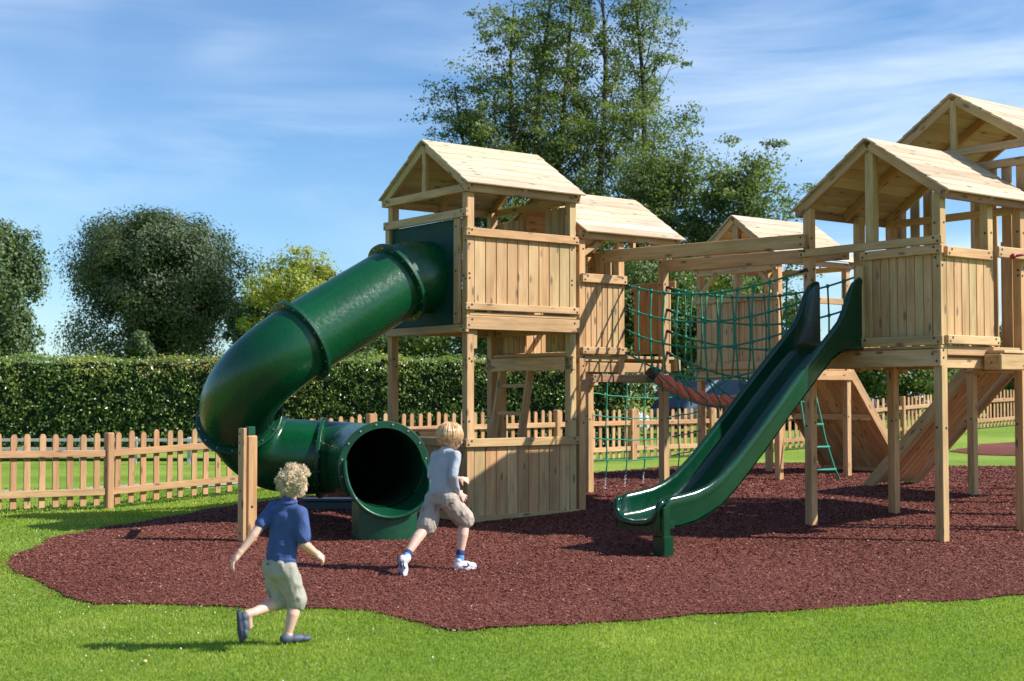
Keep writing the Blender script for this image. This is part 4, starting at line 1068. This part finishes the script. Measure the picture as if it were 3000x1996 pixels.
car('low dark navy car whose bonnet shows above the fence by the slide', bx_(2315, 36.5), 36.5, R_(176), (.01, .013, .05), L=4.3, Ht=1.22)
car('white car glimpsed through shrubs under the right tower', bx_(2545, 50), 50, R_(15), (.7, .72, .74), L=4.1, Ht=1.50)

# ------------------------------------------------------------------ people
from mathutils import noise as mnoise
SK = (.62, .37, .27)
def skin(name, c):
    m = plain(name, c, .5, noise=.06, nscale=12); p = m.node_tree.nodes['Principled BSDF']
    p.inputs['Subsurface Weight'].default_value = .15; p.inputs['Subsurface Radius'].default_value = (.02, .008, .004); p.inputs['Subsurface Scale'].default_value = .5
    return m
M['skin'] = skin('fair_skin', (.66, .41, .31))
def fabric(name, col, w=.12, sc_=18):
    return plain(name, col, .85, noise=w, nscale=sc_, bmp=.004)
M['polo'] = fabric('blue_polo_cotton', (.040, .075, .215)); M['tee'] = fabric('pale_grey_jersey', (.34, .37, .42), .05)
M['khaki'] = fabric('stone_khaki_cotton', (.33, .31, .265), .14); M['beige'] = fabric('taupe_cotton', (.36, .30, .25), .1)
M['blond'] = plain('blond_curls', (.66, .52, .34), .45, noise=.4, nscale=45); M['straw'] = plain('strawberry_blond_hair', (.56, .34, .17), .42, noise=.42, nscale=40)
M['clog'] = plain('slate_blue_foam_clog', (.055, .075, .105), .6); M['sole'] = plain('navy_sole', (.012, .018, .055), .6)
M['trainer'] = plain('white_trainer_leather', (.66, .64, .66), .5); M['sock'] = plain('blue_sock', (.10, .24, .52), .85); M['sockn'] = plain('navy_sock_cuff', (.02, .04, .14), .85)
M['eye'] = plain('eye', (.05, .04, .035), .15)
def organic(b, name, mat, t, vox, smooth=4, wr=0, wf=12, label=None, parent=None):
    """fuse the overlapping closed shapes in b into one continuous surface"""
    o = b.build('tmp', [mat], t); me0 = o.data
    md = o.modifiers.new('r', 'REMESH'); md.mode = 'VOXEL'; md.voxel_size = vox; md.use_smooth_shade = True
    ms = o.modifiers.new('s', 'SMOOTH'); ms.factor = .5; ms.iterations = smooth
    bpy.context.view_layer.update()
    me = bpy.data.meshes.new_from_object(o.evaluated_get(bpy.context.evaluated_depsgraph_get()))
    bpy.data.objects.remove(o); bpy.data.meshes.remove(me0)
    me.name = name
    if wr:
        for v in me.vertices:
            c = v.co; q = mnoise.noise(Vector((c.x * wf, c.y * wf, c.z * wf * .8))) + .6 * mnoise.noise(Vector((c.x * wf * 2.3 + 5, c.y * wf * 2.3, c.z * wf * 1.3)))
            q = -abs(q) * 1.6 + .35; v.co = c + v.normal * q * wr
    me.materials.clear(); me.materials.append(mat)
    for p in me.polygons: p.use_smooth = True
    me.update()
    return link(name, me, parent if parent is not None else t.o, label)
class Kid:
    def __init__(s, t, f, side): s.t = t; s.f = Vector(f).normalized(); s.s = Vector(side).normalized()
    def P(s, x, y, z): return s.t.base + Vector((x, y, z))
def caps(b, pts, rad):
    n = len(pts); P2 = []; R2 = []
    for i in range(n - 1):
        for k in range(5):
            q = k / 5; P2.append(Vector(pts[i]).lerp(Vector(pts[i + 1]), q)); R2.append(rad[i] + (rad[i + 1] - rad[i]) * q)
    P2.append(Vector(pts[-1])); R2.append(rad[-1]); b.tube(P2, R2, 14)
    b.ball(pts[0], rad[0], seg=14, ring=9); b.ball(pts[-1], rad[-1], seg=14, ring=9)
    for p, r in zip(pts[1:-1], rad[1:-1]): b.ball(p, r * .995, seg=14, ring=9)
def ells(b, p0, p1, a0, a1, M3, n=8):
    for i in range(n + 1):
        q = i / n; w = a0[0] + (a1[0] - a0[0]) * q; d = a0[1] + (a1[1] - a0[1]) * q; h = a0[2] + (a1[2] - a0[2]) * q
        b.ball(Vector(p0).lerp(Vector(p1), q), w, d, h, M3, seg=18, ring=12)
def hand(b, wrist, dr, nrm, sc_=1.0, curl=.5, spread=.2, mirror=1):
    dr = Vector(dr).normalized(); nrm = Vector(nrm); nrm = (nrm - dr * nrm.dot(dr)).normalized(); sd = dr.cross(nrm) * mirror
    pc = Vector(wrist) + dr * .030 * sc_
    b.ball(pc, .030 * sc_, .026 * sc_, .0135 * sc_, Matrix((dr, sd, nrm)).transposed(), 14, 10)
    b.tube([Vector(wrist) - dr * .02, Vector(wrist), pc], [.019 * sc_, .018 * sc_, .017 * sc_], 12)
    for i, (off, ln) in enumerate(((-.018, .030), (-.006, .037), (.006, .035), (.0175, .027))):
        base = pc + dr * .022 * sc_ + sd * off * sc_; d = (dr + sd * off * spread * 40).normalized(); pts = [base]; p = base
        for k, fr_ in enumerate((.46, .32, .24)):
            d = (d * math.cos(curl) + nrm * math.sin(curl)).normalized(); p = p + d * ln * fr_ * 1.25 * sc_; pts.append(p)
        caps(b, pts, [.0068 * sc_, .0066 * sc_, .006 * sc_, .0053 * sc_])
    tb = pc - sd * .020 * sc_ - dr * .012 * sc_; td = (-sd * .75 + dr * .6 + nrm * .35).normalized()
    caps(b, [tb, tb + td * .018 * sc_, tb + (td + nrm * .4).normalized() * .034 * sc_], [.009 * sc_, .0078 * sc_, .0065 * sc_])
def head(b, c, f, up, r):
    f = Vector(f).normalized(); s = f.cross(up).normalized(); u = s.cross(f).normalized(); Mh = Matrix((s, f, u)).transposed()
    b.ball(c, r * .90, r * 1.04, r * .98, Mh, 20, 14)
    b.ball(c + f * r * .34 - u * r * .42, r * .66, r * .62, r * .66, Mh, 18, 12)
    b.ball(c + f * r * .62 - u * r * .86, r * .30, r * .26, r * .22, Mh)           # chin
    b.ball(c + f * r * 1.0 - u * r * .42, r * .13, r * .17, r * .13, Mh)            # nose
    caps(b, [c + f * r * .97 - u * r * .1, c + f * r * 1.07 - u * r * .38], [r * .07, r * .09])
    for q in (-.70, -.80): b.ball(c + f * r * .93 + u * r * q, r * .22, r * .08, r * .055, Mh)
    for sg in (-1, 1):
        b.ball(c + f * r * .72 - u * r * .40 + s * sg * r * .42, r * .26, r * .22, r * .26, Mh)   # cheek
        b.ball(c - f * r * .02 - u * r * .30 + s * sg * r * .90, r * .07, r * .19, r * .27, Mh)    # ear
        b.ball(c - f * r * .08 - u * r * .26 + s * sg * r * .97, r * .06, r * .17, r * .22, Mh)
    return s, f, u
def shoe(b, heel, toe, up, w, h, mi=0):
    heel, toe = Vector(heel), Vector(toe); d = (toe - heel); L = d.length; d.normalize(); up = Vector(up); up = (up - d * up.dot(d)).normalized(); s = d.cross(up)
    Mh = Matrix((d, s, up)).transposed()
    b.ball(heel + d * L * .2 + up * h * .5, L * .22, w * .42, h * .62, Mh, 14, 10); b.ball(heel + d * L * .5 + up * h * .42, L * .32, w * .46, h * .55, Mh, 14, 10)
    b.ball(heel + d * L * .78 + up * h * .34, L * .24, w * .5, h * .42, Mh, 14, 10)
def solem(b, heel, toe, up, w, th):
    heel, toe = Vector(heel), Vector(toe); d = (toe - heel); L = d.length; d.normalize(); up = Vector(up); up = (up - d * up.dot(d)).normalized(); s = d.cross(up)
    out = []; n = 24
    for i in range(n):
        a = 2 * math.pi * i / n; x = .5 + .53 * math.cos(a); y = math.sin(a) * (.40 + .12 * sstep(.2, .8, x) - .06 * math.exp(-((x - .42) / .12) ** 2)); out.append((x, y))
    vs = [heel + d * L * x + s * w * y + up * z for z in (-th * .4, th) for x, y in out]
    b.add(vs, [tuple(range(n))[::-1], tuple(range(n, 2 * n))] + [(i, (i + 1) % n, n + (i + 1) % n, n + i) for i in range(n)], 0)

# ---- boy in blue
kt = T('person', 'running small boy with blond curls, blue polo shirt and stone shorts, seen from behind', 'person', (-1.30, 8.19, zf(-1.3, 8.19)), 0)
K = Kid(kt, (.55, .83, 0), (.83, -.55, 0)); P = K.P; UP = Vector((0, 0, 1)); f, s = K.f, K.s; MT = Matrix((s, f, UP)).transposed()
HC = P(.002, .03, .940); hf = Vector((.80, .60, -.10)); rH = .079
sL, sR = P(-.118, .05, .795), P(.052, -.055, .772); chest = P(-.036, .0, .74); hips = P(-.070, -.02, .47)
eL, wL = P(-.222, -.045, .640), P(-.300, -.085, .535)
eR, wR = P(.085, -.075, .590), P(.132, .015, .530)
hL, hR = P(-.115, .01, .45), P(-.030, -.05, .45)
kR, aR = P(.018, .03, .245), P(-.022, -.01, .060)
kL, aL = P(-.085, .05, .235), P(-.205, -.10, .198)
b = MB(); caps(b, [P(-.028, .0, .80), P(-.012, .015, .88)], [.040, .036]); head(b, HC, hf, UP, rH)
ells(b, hips, chest, (.080, .062, .06), (.088, .06, .06), MT)
caps(b, [sL, eL, wL], [.036, .027, .019]); caps(b, [sR, eR, wR], [.036, .028, .020])
hand(b, wL, Vector((-.55, -.2, -.8)), Vector((.7, .3, -.4)), 1.12, .45, .1, 1); hand(b, wR, Vector((.72, .35, -.55)), Vector((-.35, .5, -.8)), 1.12, .75, .05, -1)
caps(b, [hR, kR, P(.004, .0, .17), aR], [.062, .042, .038, .026]); caps(b, [hL, kL, P(-.13, -.0, .222), aL], [.062, .042, .038, .026])
caps(b, [aR, P(-.020, -.02, .03), P(.06, .03, .022)], [.027, .026, .022]); caps(b, [aL, P(-.240, -.125, .190), P(-.235, -.10, .115)], [.027, .028, .022])
body = organic(b, 'body', M['skin'], kt, .0042, 3)
b = MB(); ells(b, P(-.066, -.02, .472), chest + Vector((0, 0, .0)), (.106, .080, .05), (.104, .076, .06), MT, 10); ells(b, chest, P(-.032, .0, .80), (.104, .072, .05), (.055, .05, .03), MT, 5)
caps(b, [sL, sL.lerp(eL, .60)], [.043, .043]); caps(b, [sR, sR.lerp(eR, .78)], [.045, .046]); caps(b, [sL + Vector((0, 0, .0)), chest + Vector((0, 0, .045)), sR], [.042, .050, .042]); caps(b, [P(-.03, 0, .80), P(-.026, .004, .828)], [.060, .048])
organic(b, 'polo_shirt', M['polo'], kt, .005, 3, .0055, 9)
b = MB(); nb = P(-.030, -.002, .835)
b.tube([nb + s * .052 * math.cos(a) + f * .046 * math.sin(a) + Vector((0, 0, .006 * math.sin(a * 1) - .004)) for a in [i * 2 * math.pi / 16 for i in range(17)]], .011, 6, cap=False); b.build('collar', [M['polo']], kt)
b = MB(); ells(b, hips + Vector((0, 0, .01)), hips + Vector((.0, 0, -.05)), (.108, .084, .05), (.108, .086, .05), MT, 4)
caps(b, [hR, hR.lerp(kR, .5), hR.lerp(kR, 1.0)], [.070, .068, .066]); caps(b, [hL, hL.lerp(kL, .5), hL.lerp(kL, .96)], [.068, .064, .062])
sh = organic(b, 'shorts', M['khaki'], kt, .005, 2, .010, 11)
b = MB(); shoe(b, P(-.062, -.045, .006), P(.105, .06, .006), UP, .075, .052); organic(b, 'clog', M['clog'], kt, .005, 2)
b = MB(); tu = Vector((.85, .45, .1)); shoe(b, P(-.282, -.15, .205), P(-.262, -.16, .050), tu, .078, .05); cl = organic(b, 'clog', M['clog'], kt, .005, 2)
b = MB(); solem(b, P(-.288, -.155, .215), P(-.268, -.165, .038), tu, .085, .012); b.build('sole', [M['sole']], kt, parent=cl)
b = MB(); b.ball(HC - hf * .004 + UP * .012, rH * .99, rH * 1.06, rH * 1.03, MT, 18, 12)
random.seed(5); hs = hf.cross(UP).normalized(); cnt = 0
while cnt < 3600:
    u = Vector((random.gauss(0, 1), random.gauss(0, 1), random.gauss(0, 1))).normalized()
    if u.dot(hf) > .22 and u.z < .45: continue
    if u.z < -.93 or (u.z < -.5 and u.dot(hf) > -.1): continue
    cnt += 1
    p = HC + UP * .010 + Vector((u.x * rH * 1.02, u.y * rH * 1.02, u.z * rH * 1.05))
    cl_ = Vector((math.floor(u.x * 4.5), math.floor(u.y * 4.5), math.floor(u.z * 4.5))); cr = random.Random(hash((cl_.x, cl_.y, cl_.z))); ax = (u * random.uniform(.25, .7) + Vector((cr.gauss(0, .6), cr.gauss(0, .6), -.4 + cr.gauss(0, .5))) + Vector((random.gauss(0, .2), random.gauss(0, .2), random.gauss(0, .2)))).normalized()
    e1 = ax.orthogonal().normalized(); e2 = ax.cross(e1); ph = random.uniform(0, 6.28); rr = random.uniform(.003, .008); L = random.uniform(.018, .042); tn = random.choice((1, -1))
    b.tube([p + ax * L * q / 9 + (e1 * math.cos(ph + tn * q * .95) + e2 * math.sin(ph + tn * q * .95)) * rr for q in range(10)], [.0031 - .00022 * q for q in range(10)], 3)
b.build('curly_hair', [M['blond']], kt)
for sg in (-1, 1):
    b = MB(); b.ball(HC + hf.normalized() * rH * .90 - UP * rH * .22 + hs * sg * rH * .34, rH * .11); b.build('eye', [M['eye']], kt)

# ---- boy in grey
kt = T('person', 'running boy with straight strawberry blond hair, pale grey long sleeved top and white trainers', 'person', (-.472, 11.2, zf(-.472, 11.2)), 0)
K = Kid(kt, (.66, .75, 0), (.75, -.66, 0)); P = K.P; f, s = K.f, K.s; MT = Matrix((s, f, UP)).transposed()
HC = P(-.032, .04, 1.085); hf = Vector((.72, .68, -.08)); rH = .098
sL, sR = P(-.152, .07, .928), P(.022, -.08, .935); chest = P(-.072, .0, .885); hips = P(-.095, -.02, .60)
eR, wR = P(.000, -.145, .775), P(.030, -.05, .640)
eL, wL = P(-.185, .03, .770), P(-.03, .16, .74)
hL, hR = P(-.155, .02, .575), P(-.040, -.065, .575)
kR, aR = P(.085, .05, .400), P(.052, .0, .130)
kL, aL = P(-.215, -.06, .365), P(-.365, -.25, .150)
b = MB(); caps(b, [P(-.062, .0, .95), P(-.040, .02, 1.02)], [.044, .040]); head(b, HC, hf, UP, rH)
ells(b, hips, chest, (.088, .066, .06), (.095, .062, .06), MT)
caps(b, [sL, eL, wL], [.036, .028, .020]); caps(b, [sR, eR, wR], [.036, .028, .020])
hand(b, wR, Vector((.75, .2, -.62)), Vector((-.1, .7, -.5)), 1.1, .22, .55, -1)
caps(b, [wL, P(.035, .14, .735)], [.02, .018]); hand(b, P(.035, .14, .735), Vector((.95, .1, -.12)), Vector((-.2, .6, -.5)), 1.05, .5, .4, 1)
caps(b, [hR, kR, P(.075, .015, .29), aR], [.070, .046, .043, .027]); caps(b, [hL, kL, P(-.285, -.14, .28), aL], [.070, .046, .045, .027])
caps(b, [aR, P(.05, -.01, .045)], [.027, .028]); caps(b, [aL, P(-.40, -.28, .13)], [.027, .028])
body = organic(b, 'body', M['skin'], kt, .0045, 3)
b = MB(); ells(b, P(-.098, -.02, .635), chest, (.118, .086, .045), (.108, .078, .06), MT, 10); ells(b, chest, P(-.066, .0, .95), (.108, .074, .05), (.056, .05, .03), MT, 5)
caps(b, [sL, eL, eL.lerp(wL, .8)], [.042, .038, .029]); caps(b, [sR, eR, eR.lerp(wR, .9)], [.043, .038, .029]); caps(b, [sL, chest + Vector((0, 0, .06)), sR], [.040, .05, .040]); caps(b, [P(-.066, 0, .94), P(-.060, .006, .972)], [.068, .050])
organic(b, 'long_sleeved_top', M['tee'], kt, .005, 3, .006, 9)
b = MB(); ells(b, hips + Vector((0, 0, .02)), hips + Vector((0, 0, -.04)), (.118, .092, .05), (.122, .098, .05), MT, 4)
caps(b, [hR, hR.lerp(kR, .5), kR + Vector((.0, 0, .01))], [.082, .084, .082]); caps(b, [hL, hL.lerp(kL, .5), kL.lerp(hL, .02)], [.082, .082, .082])
organic(b, 'shorts', M['beige'], kt, .005, 2, .012, 10)
shp = [(P(.008, -.035, .012), P(.178, .055, .014), UP), (P(-.425, -.30, .155), P(-.398, -.33, -.045), Vector((.9, .3, .3)))]
for (he, to, uu), an, kn in zip(shp, (aR, aL), (kR, kL)):
    b = MB(); shoe(b, he, to, uu, .088, .070); d_ = (Vector(to) - Vector(he)).normalized(); caps(b, [Vector(he) + d_ * .05 + Vector(uu).normalized() * .05, Vector(he) + d_ * .04 + Vector(uu).normalized() * .07], [.036, .033])
    trn = organic(b, 'trainer', M['trainer'], kt, .005, 2)
    b = MB(); solem(b, he, to, uu, .092, .014); b.build('sole', [M['sole'] if uu != UP else M['trainer']], kt, parent=trn)
    b = MB(); base = Vector(he) + d_ * .045 + Vector(uu).normalized() * .055; top_ = Vector(an).lerp(Vector(kn), .10); caps(b, [base, top_], [.034, .033]); so = b.build('sock', [M['sock']], kt)
    b = MB(); caps(b, [top_.lerp(base, .25), top_], [.0352, .0352]); b.build('sock_cuff', [M['sockn']], kt, parent=so)
    s_ = d_.cross(Vector(uu).normalized())
    b = MB()
    for sg in (1, -1):
        b.tube([Vector(he) + d_ * x + Vector(uu).normalized() * z + s_ * sg * (y) for x, z, y in ((.045, .030, .041), (.08, .026, .046), (.115, .036, .044), (.098, .056, .036))], [.003, .006, .005, .003], 5)
    b.build('trainer_stripe', [M['sole']], kt, parent=trn)
b = MB(); b.ball(HC - hf * .006 + UP * .008, rH * .99, rH * 1.06, rH * 1.02, MT, 18, 12)
hfn = Vector((hf.x, hf.y, 0)).normalized(); hsn = hfn.cross(UP)
random.seed(9)
for i in range(1500):
    az = random.uniform(-math.pi, math.pi); fr_ = abs(az)      # azimuth from the face direction
    end = 1.15 if fr_ < .95 else (2.2 if fr_ < 1.5 else 2.5) + random.uniform(-.12, .08)
    dirv = hfn * math.cos(az) + hsn * math.sin(az); pts = []; r1_ = rH * random.uniform(1.03, 1.13); st = random.uniform(.0, .7); j = random.gauss(0, .05)
    for k in range(9):
        th = st + (end - st) * k / 8; dv = (hfn * math.cos(az + j * k * .25) + hsn * math.sin(az + j * k * .25))
        rr = r1_ * (1 + .10 * max(0, th - 1.9)); pts.append(HC + UP * .010 + dv * math.sin(th) * rr * (1.03 if th < 2 else .98) + UP * math.cos(th) * rr - hfn * .004)
    b.tube(pts, [.0022, .0034, .0042, .0044, .0044, .0042, .0036, .0028, .0016], 4)
b.build('straight_hair', [M['straw']], kt)
for sg in (-1, 1):
    b = MB(); b.ball(HC + hf.normalized() * rH * .90 - UP * rH * .22 + hsn * sg * rH * .34, rH * .11); b.build('eye', [M['eye']], kt)

# ------------------------------------------------------------------ camera, light, sky
cam = bpy.data.cameras.new('camera'); co = bpy.data.objects.new('camera', cam); COL.objects.link(co)
cam.sensor_width = 36; cam.lens = 4032 / 3000 * 36; cam.clip_end = 5000; cam.clip_start = .05
co.location = (0, 0, 1.35); co.rotation_euler = (R_(90) + .0392, 0, 0); sc.camera = co
cam.dof.use_dof = True; cam.dof.focus_distance = 14.3; cam.dof.aperture_fstop = 3.2
EL = R_(40.5); AZ = R_(-8.5)          # direction to the sun, measured from +X towards +Y
sd = Vector((math.cos(AZ) * math.cos(EL), math.sin(AZ) * math.cos(EL), math.sin(EL)))
sl = bpy.data.lights.new('sun', 'SUN'); so = bpy.data.objects.new('sun', sl); COL.objects.link(so)
sl.energy = 4.7; sl.angle = R_(.53); sl.color = (1, .95, .88); so.rotation_euler = sd.to_track_quat('Z', 'Y').to_euler(); so.location = (20, 5, 20)
w = bpy.data.worlds.new('World'); sc.world = w; w.use_nodes = True; nt = w.node_tree; nt.nodes.clear()
out = N(nt, 'ShaderNodeOutputWorld'); bg = N(nt, 'ShaderNodeBackground', i_Strength=.090); nt.links.new(bg.outputs[0], out.inputs[0])
sky = N(nt, 'ShaderNodeTexSky', sky_type='NISHITA', sun_disc=False); sky.sun_elevation = EL; sky.sun_rotation = math.pi / 2 - AZ
sky.altitude = 0; sky.air_density = 1.0; sky.dust_density = .25; sky.ozone_density = 4.0
tc = N(nt, 'ShaderNodeTexCoord')
# thin streaky cirrus, in direction space projected on a flat layer
mp = N(nt, 'ShaderNodeMapping'); mp.inputs['Rotation'].default_value = (0, R_(38), 0); mp.inputs['Scale'].default_value = (1.6, 1.6, 8.5); nt.links.new(tc.outputs['Generated'], mp.inputs[0])
c1 = N(nt, 'ShaderNodeTexNoise', i_Scale=1.5, i_Detail=9., i_Roughness=.56, i_Distortion=.55); nt.links.new(mp.outputs[0], c1.inputs['Vector'])
r1 = ramp(nt, c1.outputs[0], [(.43, (0,) * 3), (.74, (.62,) * 3)])
mq = N(nt, 'ShaderNodeMapping'); mq.inputs['Location'].default_value = (3.1, 0, 1.7); mq.inputs['Scale'].default_value = (2.6, 2.6, 6.); nt.links.new(tc.outputs['Generated'], mq.inputs[0])
c2 = N(nt, 'ShaderNodeTexNoise', i_Scale=1.0, i_Detail=3.); nt.links.new(mq.outputs[0], c2.inputs['Vector'])
sx = N(nt, 'ShaderNodeSeparateXYZ'); nt.links.new(tc.outputs['Generated'], sx.inputs[0])
gx = N(nt, 'ShaderNodeMath', operation='MULTIPLY_ADD', i_1=.30); nt.links.new(sx.outputs[0], gx.inputs[0]); nt.links.new(c2.outputs[0], gx.inputs[2])
r2 = ramp(nt, gx.outputs[0], [(.40, (.10,) * 3), (.64, (1,) * 3)])
cf = mixc(nt, 1.0, r1.outputs[0], r2.outputs[0], 'MULTIPLY')
skb = mixc(nt, 1.0, sky.outputs[0], (.82, 1.0, 1.13), 'MULTIPLY')
skyc = mixc(nt, cf, skb, (8.5, 9.3, 10.2))
nt.links.new(skyc, bg.inputs[0])
sc.view_settings.view_transform = 'Standard'; sc.view_settings.look = 'None'; sc.view_settings.gamma = 1; sc.view_settings.exposure = .72
sc.cycles.use_denoising = True; sc.cycles.max_bounces = 8; sc.cycles.transparent_max_bounces = 8
